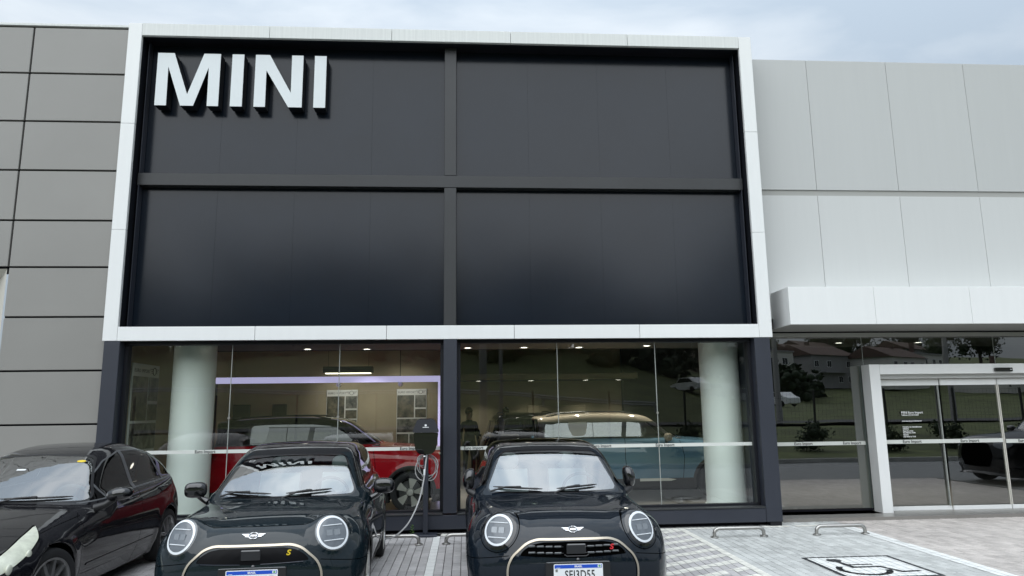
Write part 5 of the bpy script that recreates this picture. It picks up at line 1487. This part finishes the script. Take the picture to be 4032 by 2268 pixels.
M['photo_b'] = photo_mat('printed portrait photo', (0.02, 0.02, 0.015), (0.17, 0.15, 0.10), 5)
M['poster_white'] = mat('poster white', (0.62, 0.64, 0.60), rough=0.5)
def wing_logo(parent, x, y, z, s_, facing='front'):
    bd = MB()
    bd.tube([(0.5*s_*math.cos(a), 0, 0.5*s_*math.sin(a)) for a in [2*math.pi*k/20 for k in range(20)]], 0.05*s_, 5, close=True)
    for q in (-1, 1):
        for k in range(3):
            zz = 0.28*s_-0.26*s_*k
            bd.box(min(q*0.5*s_, q*(1.35-0.2*k)*s_), max(q*0.5*s_, q*(1.35-0.2*k)*s_), -0.002, 0.002, zz-0.035*s_, zz+0.035*s_)
    if facing == 'right': bd.xform(Matrix.Rotation(R(90), 4, 'Z'))
    o = bd.build('winged_mark', M['text_dark'], parent, loc=(x, y, z))
    return o
def poster(name, label, loc, rz, w, top, bottom):
    t = thing(name, label, 'poster', loc, rz, 'photo posters on the showroom walls')
    box('backing_board', M['poster_white'], t, 0, w, -0.03, -0.002, bottom, top, c=0.003)
    hh = 0.21*w
    wall_text('lettering', 'EURO IMPORT', 0.05*w, -0.032, top-hh*0.55, 0.082*w, M['text_dark'], t, align='LEFT', spacing=1.12)
    wing_logo(t, 0.80*w, -0.033, top-hh*0.5, 0.125*w)
    cells = [(0.02, 0.58, 0.0, 0.40), (0.62, 0.98, 0.0, 0.22), (0.62, 0.98, 0.25, 0.40), (0.02, 0.98, 0.425, 0.66), (0.02, 0.40, 0.69, 0.98), (0.44, 0.98, 0.69, 0.98)]
    H_ = top-hh-bottom
    for k, (a, b_, c, d) in enumerate(cells):
        box('photo_print', M['photo_a' if k % 2 else 'photo_b'], t, a*w, b_*w, -0.0345, -0.0305, top-hh-d*H_, top-hh-c*H_)
    return t
poster('wall_poster', 'photo poster with dealer heading on the left side wall beyond the column', (0.002, 1.0, 0), R(90), 1.0, 2.60, 0.60)
poster('wall_poster', 'photo poster with dealer heading on the back wall, first under the violet bar', (2.13, 6.245, 0), 0, 0.72, 2.29, 0.85)
poster('wall_poster', 'photo poster with dealer heading on the back wall, nearer the charger', (3.76, 6.245, 0), 0, 0.70, 2.295, 0.85)
Rk = thing('clothes_rack', 'small rail of jackets and shirts by the tan back wall', 'clothes rack', (0.45, 5.9, 0.05))
MB().tube([(-0.5, 0, 0), (-0.5, 0, 1.62), (0.5, 0, 1.62), (0.5, 0, 0)], 0.015, 8).build('rail', M['steel'], Rk)
for k, (x, m_) in enumerate(((-0.30, 'seat_dark'), (-0.12, 'plate_white'), (0.05, 'red_enamel'), (0.24, 'seat_light'), (0.40, 'seat_light'))):
    o = MB().prism(rounded([(-0.10, 1.56), (0.10, 1.56), (0.21, 1.45), (0.26, 1.18), (0.19, 1.16), (0.17, 1.32), (0.165, 0.92), (-0.165, 0.92), (-0.17, 1.32), (-0.19, 1.16), (-0.26, 1.18), (-0.21, 1.45)], 0.02), -0.035, 0.035, 'y').build('garment', M[m_], Rk, smooth=40, loc=(x, 0, 0))
    o.rotation_euler = (0, 0, R(38+6*k))
for x0, x1, lab in ((-0.17, 0.38, 'dark framed board on the tan wall behind the clothes rail'), (0.905, 1.205, 'narrow dark board on the tan wall right of the clothes rail')):
    t = thing('wall_board', lab, 'board', (0, 6.245, 0), 0, 'dark boards on the back wall')
    box('board', M['dark_wall'], t, x0, x1, -0.03, -0.002, 0.9, 1.95, c=0.004)
    box('board_trim', M['plastic'], t, x0-0.015, x1+0.015, -0.02, -0.001, 0.88, 1.97, c=0.004)
Cap = thing('cap_stand', 'pale cap on a small display stand before the narrow dark board', 'display stand', (1.0, 5.95, 0.05))
MB().lathe([(0.12, 0), (0.12, 0.015), (0.015, 0.03), (0.015, 1.45)], (0, 0, 0), 'z', 16).build('stand', M['steel'], Cap, smooth=30)
MB().ellipsoid((0, 0, 1.53), (0.085, 0.095, 0.11), 14, 10).build('cap', M['seat_light'], Cap, smooth=60)
box('display_wall', M['tan_wall'], B, 7.2, 8.9, 10.12, 10.19, 0.6, 1.9, c=0.01)

def downlight(x, y, z, label, watts=95):
    t = thing('downlight', label, 'ceiling light', (x, y, z), 0, 'downlights in the showroom ceiling')
    MB().lathe([(0.075, 0.0), (0.095, -0.006), (0.095, -0.012), (0.070, -0.010), (0.070, 0.0)], (0, 0, 0), 'z', 20, closed=False).build('trim_ring', M['plate_white'], t, smooth=30)
    MB().lathe([(0.0005, -0.004), (0.068, -0.004)], (0, 0, 0), 'z', 20, closed=False).build('lamp', M['lamp_glow'], t)
    ld = bpy.data.lights.new('downlight_beam', 'SPOT'); ld.energy = watts; ld.spot_size = R(110); ld.spot_blend = 0.7; ld.shadow_soft_size = 0.06; ld.color = (1.0, 0.93, 0.82)
    l = link(bpy.data.objects.new('beam', ld), t); l.location = (0, 0, -0.03)
for x, y, z, lab in ((2.16, 3.86, 3.05, 'lit round downlight over the middle of the red crossover'), (3.345, 3.95, 3.05, 'lit round downlight over the bonnet of the red crossover'),
                     (5.42, 3.79, 3.05, 'lit round downlight just right of the centre post'), (6.58, 3.78, 3.05, 'lit round downlight left of the first glass joint'),
                     (7.74, 3.84, 3.05, 'lit round downlight over the rear of the teal crossover'), (9.10, 3.56, 3.05, 'lit round downlight next to the right column'),
                     (11.4, 3.2, 3.05, 'lit round downlight seen above the entrance glazing, left'), (13.0, 3.2, 3.05, 'lit round downlight seen above the entrance glazing, centre'),
                     (14.7, 3.2, 3.05, 'lit round downlight seen above the entrance glazing, right')):
    downlight(x, y, z, lab)
for x, lab in ((7.24, 'far lit downlight under the bulkhead, first of three'), (8.80, 'far lit downlight under the bulkhead, middle of three'), (9.75, 'far lit downlight under the bulkhead, last of three'), (5.75, 'far lit downlight under the bulkhead beside the light pole reflection')):
    downlight(x, 9.4, 2.60, lab, 16)

# small white track spots clamped beside the columns
for x, y, lab in ((9.33, 0.72, 'small white spotlight at the top of the right column, left side'), (10.02, 0.74, 'small white spotlight at the top of the right column, right side'),
                  (0.60, 0.70, 'small white spotlight at the top of the left column, left side'), (1.36, 0.70, 'small white spotlight at the top of the left column, right side')):
    t = thing('column_spotlight', lab, 'spotlight', (x, y, 2.86), 0, 'spotlights beside the columns')
    MB().lathe([(0.001, 0.0), (0.026, 0.0), (0.030, 0.09), (0.022, 0.10), (0.001, 0.10)], (0, 0, 0), 'z', 14).build('housing', M['plate_white'], t, smooth=40)
    MB().lathe([(0.001, -0.002), (0.024, -0.002)], (0, 0, 0), 'z', 14, closed=False).build('lamp', M['lamp_glow'], t)
    MB().lathe([(0.008, 0.10), (0.008, 0.19)], (0, 0, 0), 'z', 8).build('stem', M['plate_white'], t)

# spotlights on the posters and the long lamp over the red crossover
for x, lab in ((2.62, 'white track spotlight aimed at the poster under the violet bar'), (3.95, 'white track spotlight aimed at the poster nearer the charger')):
    t = thing('track_spotlight', lab, 'spotlight', (x, 4.95, 2.36), 0, 'track spotlights inside the showroom')
    MB().lathe([(0.001, -0.09), (0.045, -0.09), (0.05, 0.06), (0.03, 0.09), (0.001, 0.09)], (0, 0, 0), 'y', 16).build('housing', M['plate_white'], t, smooth=40)
    MB().tube([(0, -0.02, 0.0), (0, -0.02, 1.6)], 0.008, 6).build('stem', M['plastic'], t)
    MB().lathe([(0.001, 0.0905), (0.028, 0.0905)], (0, 0, 0), 'y', 14, closed=False).build('lamp', M['lamp_glow'], t)
    ld = bpy.data.lights.new('poster_beam', 'SPOT'); ld.energy = 13; ld.spot_size = R(95); ld.spot_blend = 0.8; ld.shadow_soft_size = 0.05; ld.color = (1.0, 0.97, 0.90)
    l = link(bpy.data.objects.new('beam', ld), t); l.location = (0, 0.11, 0); l.rotation_euler = (R(72), 0, 0)
Ll = thing('linear_light', 'long dark lamp housing with a glowing underside above the red crossover', 'lamp', (2.75, 5.4, 2.62))
box('housing', M['plastic'], Ll, -0.55, 0.55, -0.09, 0.09, 0.02, 0.16, c=0.006)
box('diffuser', M['lamp_soft'], Ll, -0.50, 0.50, -0.07, 0.07, 0.0, 0.019)
for x in (-0.45, 0.45): MB().tube([(x, 0, 0.16), (x, 0, 1.37)], 0.004, 6).build('hanger', M['plastic'], Ll)

# ================================================================== WHAT THE GLASS MIRRORS: the street opposite
M['grass'] = mat('rough grass', (0.085, 0.102, 0.034), rough=0.95, var=0.5, vscale=0.55, bump=0.6, bscale=9)
M['leaf_dark'] = mat('dark foliage', (0.020, 0.036, 0.014), rough=0.8, var=0.5, vscale=0.9)
M['leaf_mid'] = mat('mid foliage', (0.036, 0.056, 0.018), rough=0.8, var=0.5, vscale=0.9)
M['bark'] = mat('bark', (0.06, 0.05, 0.04), rough=0.9)
M['roof_tile'] = mat('brown roof tile', (0.10, 0.065, 0.05), rough=0.85, var=0.25, vscale=2)
M['roof_red'] = mat('red roof sheet', (0.30, 0.06, 0.045), rough=0.7, var=0.15, vscale=1)
M['wall_white'] = mat('white render', (0.62, 0.61, 0.57), rough=0.85, var=0.06, vscale=0.6)
M['wall_tan'] = mat('tan render', (0.40, 0.35, 0.27), rough=0.85, var=0.08, vscale=0.6)
M['wall_grey'] = mat('grey render', (0.30, 0.30, 0.30), rough=0.85, var=0.08, vscale=0.6)
M['window_dark'] = mat('dark window', (0.02, 0.022, 0.025), rough=0.15)
M['galv'] = mat('galvanised rail', (0.38, 0.39, 0.40), rough=0.45, metal=0.5)
M['concrete_pole'] = mat('concrete pole', (0.30, 0.30, 0.29), rough=0.85)
M['fence_black'] = mat('dark fence wire', (0.015, 0.017, 0.016), rough=0.6)
def terrain(x, y):
    d = -y
    r_ = 1/(1+math.exp(max(-40, min(40, (x-14-0.46*(d-30))/6.0))))   # 1 on the near hill side, 0 on the far housing slope
    z = 0.12+0.045*max(0, min(d, 26)-11)
    if d > 32: z += (0.19*(min(d, 82)-32)-0.05*max(0, d-82))*r_+(0.012*(min(d, 85)-32)+0.115*max(0, d-85))*(1-r_)
    return z+0.12*math.sin(x*0.31)*math.sin(y*0.27)*min(1, max(0, (d-14)/10))
edge = [(-60, -13.8), (0, -13.2), (5.5, -12.2), (9, -10.4), (14, -9.7), (60, -9.4)]
def edge_y(x):
    for (x0, y0), (x1, y1) in zip(edge, edge[1:]):
        if x0 <= x <= x1: return y0+(y1-y0)*(x-x0)/(x1-x0)
    return -12
gm = MB(); NX, NY = 64, 60
xs_ = [-90+290*i/NX for i in range(NX+1)]
for i, x in enumerate(xs_):
    ey = edge_y(max(-59, min(59, x)))-0.16
    for j in range(NY+1):
        t = (j/NY)**1.7
        y = ey+(-235-ey)*t
        gm.v.append((x, y, terrain(x, y)))
gm.f = [(i*(NY+1)+j, (i+1)*(NY+1)+j, (i+1)*(NY+1)+j+1, i*(NY+1)+j+1) for i in range(NX) for j in range(NY)]
tag(gm.build('hillside', M['grass'], smooth=80), kind='structure')
lot_back = tag(MB().prism([(-60, -11.0), (5.5, -11.0), (5.5, -12.2), (0, -13.2), (-60, -13.8)], -0.3, -0.003).build('parking_lot_verge', M['lot']), kind='structure')
kb = MB()
for (x0, y0), (x1, y1) in zip(edge, edge[1:]):
    d = Vector((x1-x0, y1-y0)).normalized(); n_ = Vector((d.y, -d.x))*0.15
    kb.prism([(x0, y0), (x1, y1), (x1+n_.x, y1+n_.y), (x0+n_.x, y0+n_.y)], -0.1, 0.13)
tag(kb.build('kerb', M['kerb']), kind='structure')
rd = MB()
for i in range(60):
    x0, x1 = -70+3.75*i, -70+3.75*(i+1)
    rd.add([(x0, -25.5, 0.90), (x1, -25.5, 0.90), (x1, -31.5, 0.92), (x0, -31.5, 0.92)], [(0, 1, 2, 3)])
tag(rd.build('road', M['asphalt']), kind='structure')

def guardrail():
    t = thing('guardrail', 'grey steel guardrail curving across the grassy hillside, mirrored in the showroom glass', 'guardrail')
    pts = []
    for k in range(33):
        x = -45+2.0*k; y = -40+0.02*(x-5)**2*0.12
        pts.append((x, y, terrain(x, y)+0.75-0.018*(x-5)))
    mb = MB()
    for dz in (0.0, 0.17): mb.tube([(p[0], p[1], p[2]+dz) for p in pts], 0.075, 6)
    mb.build('beam', M['galv'], t)
    for k in range(0, 33, 4):
        p = pts[k]; box('post', M['galv'], t, p[0]-0.07, p[0]+0.07, p[1]-0.2, p[1]-0.08, terrain(p[0], p[1])-0.3, p[2]+0.25)
guardrail()
def fence():
    t = thing('mesh_fence', 'dark wire mesh fence with posts along the verge, mirrored in the doors', 'fence')
    y = -16.5
    for k in range(22):
        x = -25+3.0*k
        box('post', M['fence_black'], t, x-0.035, x+0.035, y-0.035, y+0.035, terrain(x, y)-0.2, terrain(x, y)+2.1)
    mb = MB()
    for k in range(21):
        x0 = -25+3.0*k; z0, z1 = terrain(x0, y), terrain(x0+3, y)
        for q in range(8):
            h = 0.15+0.27*q; mb.tube([(x0, y, z0+h), (x0+3, y, z1+h)], 0.003, 4)
        for q in range(18):
            f = q/18; zz = z0+(z1-z0)*f; mb.tube([(x0+3*f, y, zz+0.1), (x0+3*f, y, zz+2.04)], 0.003, 4)
    tag(mb.build('wire_mesh', M['fence_black'], t), kind='stuff')
fence()
def pole(x, y, h, r, label):
    t = thing('utility_pole', label, 'pole', (x, y, terrain(x, y)-0.2), 0, 'utility poles along the street opposite')
    MB().lathe([(r, 0), (r*0.6, h)], (0, 0, 0), 'z', 14).build('shaft', M['concrete_pole'], t, smooth=40)
    MB().box(-0.9, 0.9, -0.05, 0.05, h-0.6, h-0.48).build('cross_arm', M['bark'], t)
pole(6.2, -21.0, 10.0, 0.20, 'thick pale utility pole mirrored near the centre post')
pole(7.6, -33.0, 9.0, 0.14, 'thinner utility pole mirrored right of the thick one')
pole(24.5, -30.0, 10.0, 0.19, 'dark utility pole mirrored in the glass beside the entrance')
pole(35.5, -30.0, 10.0, 0.19, 'utility pole mirrored in the sliding doors')

def crown_mesh(seed, rx, rz, n=2400, leaf=0.17):
    r_ = random.Random(seed); mb = MB()
    blobs = []
    for k in range(11):
        a = r_.uniform(0, 6.28); q = r_.uniform(0.2, 0.75); zz = r_.uniform(-0.75, 0.8)
        s_ = math.sqrt(max(0.15, 1-zz*zz*0.8))
        blobs.append((Vector((rx*q*s_*math.cos(a), rx*q*s_*math.sin(a), rz*zz)), r_.uniform(0.28, 0.48)*rx))
    for k in range(n):
        c, br = blobs[r_.randrange(len(blobs))]
        d = Vector((r_.gauss(0, 1), r_.gauss(0, 1), r_.gauss(0, 1))).normalized()
        p = c+d*br*r_.uniform(0.55, 1.22)
        u = Vector((r_.gauss(0, 1), r_.gauss(0, 1), r_.gauss(0, 1))).normalized(); v = u.orthogonal().normalized()
        l_ = leaf*r_.uniform(0.6, 1.4)
        mb.add([p-u*l_, p+v*l_*0.6, p+u*l_, p-v*l_*0.6], [(0, 1, 2, 3)])
    for c, br in blobs:
        mb.ellipsoid(c, (br*0.52, br*0.5, br*0.46), 8, 6)
    return mb
def tree_mesh(kind, seed, rx, rz):
    c = crown_mesh(seed, rx, rz)
    me = c.mesh('crown'); me.materials.append(M['leaf_dark' if kind == 0 else 'leaf_mid'])
    return me
_tm = [tree_mesh(k % 2, 11+k, 2.6+0.3*k, 2.6+0.5*(k % 3)) for k in range(4)]
_tk = MB()
_tk.lathe([(0.28, 0), (0.20, 2.2), (0.10, 5.0)], (0, 0, 0), 'z', 8, closed=False)
for a in (0.3, 2.3, 4.4): _tk.tube([(0, 0, 2.2), (0.7*math.cos(a), 0.7*math.sin(a), 3.5), (1.3*math.cos(a), 1.3*math.sin(a), 4.6)], [0.13, 0.09, 0.04], 6)
_tkm = _tk.mesh('trunk', 50); _tkm.materials.append(M['bark'])
tl = ['dark bushy tree on the far hillside, mirrored in the glass', 'paler bushy tree on the far hillside, mirrored in the glass', 'tall dark tree on the far hillside, mirrored in the glass', 'broad pale tree on the far hillside, mirrored in the glass']
spots = [(-38, -78, 1.5), (-30, -72, 1.2), (-24, -80, 1.6), (-17, -75, 1.3), (-11, -82, 1.7), (-5, -74, 1.3), (1, -80, 1.6), (6, -76, 1.2), (12, -74, 1.5), (17, -82, 1.7), (23, -88, 1.6), (-20, -95, 2.0), (-6, -97, 2.0), (14, -96, 1.9),
         (34, -112, 1.7), (41, -128, 1.9), (52, -150, 1.7), (63, -122, 1.3), (76, -160, 2.0), (88, -132, 1.5), (99, -165, 2.0), (112, -140, 1.6), (124, -172, 2.0), (60, -176, 2.2), (84, -182, 2.2), (108, -186, 2.3), (136, -160, 1.9), (46, -104, 1.1)]
where = ['left end of the crest', 'above the guardrail', 'behind the thick pole', 'over the right window', 'by the first far houses', 'between far roofs', 'at the top of the far slope']
for k, (x, y, s_) in enumerate(spots):
    t = thing('hillside_tree', tl[k % 4].replace('on the far hillside', 'standing '+where[k//4]), 'tree', (x, y, terrain(x, y)-0.2), k*1.7, 'trees on the hillside opposite')
    a = link(bpy.data.objects.new('trunk', _tkm), t); a.scale = (s_, s_, s_)
    b_ = link(bpy.data.objects.new('crown', _tm[k % 4]), t); b_.scale = (s_, s_, s_); b_.location = (0, 0, 5.2*s_)

wood = MB()
for k in range(150):
    x = rng.uniform(-75, 60); y = rng.uniform(-96, -64) if x < 30 else rng.uniform(-100, -84)
    if x > 34 and rng.uniform() < 0.6: x -= 60
    s_ = rng.uniform(2.2, 4.2)
    c_ = crown_mesh(300+k % 9, s_, s_*0.85, 110, 0.16*s_)
    base = Vector((x, y, terrain(x, y)+s_*0.55))
    wood.add([Vector(v)+base for v in c_.v], c_.f)
tag(wood.build('woodland', M['leaf_dark']), kind='stuff')
def house(x, y, w, d, h, rz, wall, roof, label, flat=False):
    hk = random.Random(int(x*3+y))
    t = thing('house', label, 'house', (x, y, terrain(x, y)-0.4), R(rz), 'houses on the slope opposite')
    box('wall', M[wall], t, -w/2, w/2, -d/2, d/2, 0, h)
    if flat:
        box('roof', M[roof], t, -w/2-0.2, w/2+0.2, -d/2-0.2, d/2+0.2, h+0.003, h+0.25)
    else:
        MB().prism([(-d/2-0.4, h+0.003), (d/2+0.4, h+0.003), (0, h+d*0.24)], -w/2-0.4, w/2+0.4, 'x').build('roof', M[roof], t)
    box('annex', M[wall], t, w/2-1.6, w/2+hk.uniform(0.5, 2.2), -d/4, d/2-0.6, 0, h*hk.uniform(0.4, 0.65)) if w > 10 else None
    if hk.random() < 0.6: box('chimney', M['roof_tile'], t, w*0.2, w*0.2+0.7, -0.4, 0.4, h, h+d*0.24+0.7)
    box('balcony', M['wall_grey'], t, -w*0.3, w*0.25, d/2+0.06, d/2+1.0, 2.75, 2.95)
    n = max(2, int(w/2.6))
    for fl in range(max(1, int(h/2.9))):
        for k in range(n):
            hr_ = random.Random(int(x*13+y*7+fl*31+k*17))
            if hr_.random() < 0.25: continue
            cx = -w/2+w*(k+0.5)/n+hr_.uniform(-0.4, 0.4)
            f_ = box('window', M['plate_white'], t, cx-0.62, cx+0.62, d/2+0.002, d/2+0.05, 1.0+2.8*fl, 2.2+2.8*fl)
            box('pane', M['window_dark'], f_, cx-0.54, cx-0.03, d/2+0.052, d/2+0.058, 1.07+2.8*fl, 2.13+2.8*fl)
            box('pane', M['window_dark'], f_, cx+0.03, cx+0.54, d/2+0.052, d/2+0.058, 1.07+2.8*fl, 2.13+2.8*fl)
house(44, -116, 13, 9, 6.2, -12, 'wall_tan', 'roof_tile', 'tan two-storey house with brown tiled roof, mirrored beside the entrance')
house(57, -112, 10, 9, 6.0, -20, 'wall_white', 'wall_grey', 'white flat-roofed house with small windows, mirrored beside the entrance', True)
house(52, -140, 12, 9, 5.6, -15, 'wall_white', 'roof_tile', 'long white house with brown roof higher on the slope')
house(71, -118, 12, 9, 6.0, -25, 'wall_grey', 'roof_tile', 'grey house with brown roof mirrored over the doors')
house(66, -148, 11, 9, 6.0, -20, 'wall_tan', 'roof_red', 'tan house with red roof at the middle of the slope')
house(84, -116, 12, 9, 5.8, -30, 'wall_white', 'roof_tile', 'white house with brown roof mirrored at the far right')
house(79, -140, 12, 9, 5.8, -24, 'wall_tan', 'roof_tile', 'tan house with brown roof in the second row')
house(96, -128, 12, 9, 5.8, -32, 'wall_white', 'wall_grey', 'white house with flat grey roof in the second row', True)
house(90, -158, 13, 9, 6.2, -28, 'wall_white', 'roof_tile', 'white house with brown roof near the top of the slope')
house(110, -152, 13, 9, 6.0, -34, 'wall_grey', 'roof_tile', 'grey house with brown roof near the top of the slope')
house(48, -165, 12, 9, 6.0, -14, 'wall_grey', 'roof_red', 'grey house with red roof among the highest trees')
house(98, -108, 11, 8, 4.2, -35, 'wall_white', 'wall_grey', 'low white house with flat roof behind the lot', True)
# cars standing across the road, seen only as small reflections
_carm = MB().prism(rounded([(-2.1, 0.25), (-2.1, 0.75), (-1.2, 0.92), (-0.6, 1.42), (0.9, 1.45), (1.6, 0.98), (2.1, 0.9), (2.1, 0.25)], 0.15), -0.82, 0.82, 'y').mesh('far_car', 30)
_carg = MB().prism([(-1.05, 0.95), (-0.55, 1.36), (0.85, 1.38), (1.4, 0.98)], -0.826, 0.826, 'y').mesh('windows')
_carg.materials.append(M['window_dark'])
_carm.materials.append(M['plate_white'])
for k, (x, m_, lab) in enumerate(((27.5, 'plate_white', 'small white car across the road, leftmost of the mirrored row'), (30.6, 'wall_grey', 'small grey car across the road, second of the mirrored row'),
                                  (33.8, 'plate_white', 'small white car across the road, third of the mirrored row'), (37.0, 'plate_white', 'small white car across the road, last of the mirrored row'))):
    t = thing('far_car', lab, 'car', (x, -58, terrain(x, -58)), R(70), 'cars across the road')
    o = link(bpy.data.objects.new('body', _carm), t); o.material_slots[0].link = 'OBJECT'; o.material_slots[0].material = M[m_]
    link(bpy.data.objects.new('windows', _carg), t)
    for wx in (-1.3, 1.3):
        for wy in (-0.8, 0.8):
            MB().lathe([(0.30, -0.08), (0.30, 0.08)], (wx, wy, 0.30), 'y', 12).build('wheel', M['rubber'], t)
# low shrubs in the verge
for k, (x, y) in enumerate(((15.5, -12.0), (18.0, -12.6), (20.5, -12.0), (23.0, -12.8), (12.8, -12.6), (26, -12.4))):
    mb = crown_mesh(90+k, 0.75, 0.5, 900, 0.05)
    o = mb.build('shrub', M['leaf_dark' if k % 2 else 'leaf_mid'], None, loc=(x, y, terrain(x, y)+0.42))
    tag(o, ('dark' if k % 2 else 'pale')+' low shrub in the grass verge, mirrored '+['left of the door jamb', 'behind the door lettering', 'in the second door leaf', 'behind the dark crossover', 'beside the frame post', 'at the far end of the verge'][k], 'shrub', 'shrubs in the verge')

# ================================================================== PEOPLE DEEP IN THE SHOWROOM
def person(loc, rz, label, top, trousers, hair, pose):
    t = thing('person', label, 'person', loc, rz)
    me = bpy.data.meshes.new('body')
    J = {'pelvis': (0, 0, 0.96), 'waist': (0, -0.01, 1.12), 'chest': (0, -0.01, 1.34), 'neck': (0, 0, 1.50), 'head0': (0, -0.015, 1.58), 'head1': (0, -0.02, 1.70)}
    E = [('pelvis', 'waist'), ('waist', 'chest'), ('chest', 'neck'), ('neck', 'head0'), ('head0', 'head1')]
    rad = {'pelvis': 0.15, 'waist': 0.13, 'chest': 0.155, 'neck': 0.055, 'head0': 0.085, 'head1': 0.088}
    for s_, k in ((1, 'r'), (-1, 'l')):
        J['sh'+k] = (s_*0.18, 0, 1.42); rad['sh'+k] = 0.062
        el, wr = pose[0 if s_ > 0 else 1]
        J['el'+k] = (s_*(0.18+el[0]), el[1], el[2]); rad['el'+k] = 0.046
        J['wr'+k] = (s_*(0.18+wr[0]), wr[1], wr[2]); rad['wr'+k] = 0.033
        J['hand'+k] = tuple(Vector(J['wr'+k])+(Vector(J['wr'+k])-Vector(J['el'+k])).normalized()*0.09); rad['hand'+k] = 0.036
        J['hip'+k] = (s_*0.095, 0, 0.88); rad['hip'+k] = 0.098
        J['kn'+k] = (s_*0.11, -0.02, 0.49); rad['kn'+k] = 0.062
        J['an'+k] = (s_*0.12, 0.02, 0.09); rad['an'+k] = 0.042
        J['toe'+k] = (s_*0.13, -0.14, 0.04); rad['toe'+k] = 0.038
        E += [('chest', 'sh'+k), ('sh'+k, 'el'+k), ('el'+k, 'wr'+k), ('wr'+k, 'hand'+k), ('pelvis', 'hip'+k), ('hip'+k, 'kn'+k), ('kn'+k, 'an'+k), ('an'+k, 'toe'+k)]
    names = list(J); me.from_pydata([J[n] for n in names], [(names.index(a), names.index(b)) for a, b in E], [])
    o = link(bpy.data.objects.new('body', me), t)
    md = o.modifiers.new('skin', 'SKIN'); sv = me.skin_vertices[0].data
    for i, n in enumerate(names):
        sv[i].radius = (rad[n], rad[n]*(0.72 if n in ('chest', 'waist', 'pelvis') else 1.0)); sv[i].use_root = (n == 'pelvis')
    sb = o.modifiers.new('sub', 'SUBSURF'); sb.levels = 2; sb.render_levels = 2
    me2 = bpy.data.meshes.new_from_object(o.evaluated_get(bpy.context.evaluated_depsgraph_get()))
    o.modifiers.clear(); o.data = me2
    me2.polygons.foreach_set('use_smooth', [True]*len(me2.polygons))
    for m_ in (M['skin'], M[top], M[trousers], M['gloss_black']): me2.materials.append(m_)
    for p in me2.polygons:
        c = p.center
        p.material_index = 3 if c.z < 0.10 else 2 if c.z < 0.98 and abs(c.x) < 0.20 else 1 if c.z < 1.49 and not (abs(c.x) > 0.23 and c.z < 1.02) else 0
    hr = MB().ellipsoid((0, 0.012, 1.70), (0.098, 0.105, 0.115), 16, 10)
    hr.f = [f for f in hr.f if sum(hr.v[i][2] for i in f)/len(f) > 1.70 or sum(hr.v[i][1] for i in f)/len(f) > 0.03]
    hr.build('hair', M[hair], t, smooth=70)
    return t
M['skin'] = mat('skin', (0.42, 0.27, 0.20), rough=0.55)
M['hair_brown'] = mat('brown hair', (0.10, 0.045, 0.025), rough=0.6)
relaxed = (((0.05, 0.02, 1.13), (0.06, -0.06, 0.89)), ((0.05, 0.02, 1.13), (0.06, -0.06, 0.89)))
phone = (((0.06, 0.02, 1.14), (-0.06, -0.22, 1.22)), ((0.05, 0.02, 1.13), (0.06, -0.06, 0.89)))
person((5.47, 7.4, FL), R(25), 'person with brown hair in a dark top standing inside, just right of the centre post', 'dash', 'seat_dark', 'hair_brown', relaxed)
person((6.47, 8.7, FL), R(-10), 'person in dark clothes holding one hand raised before the lit back wall', 'seat_dark', 'dark_wall', 'gloss_black', phone)
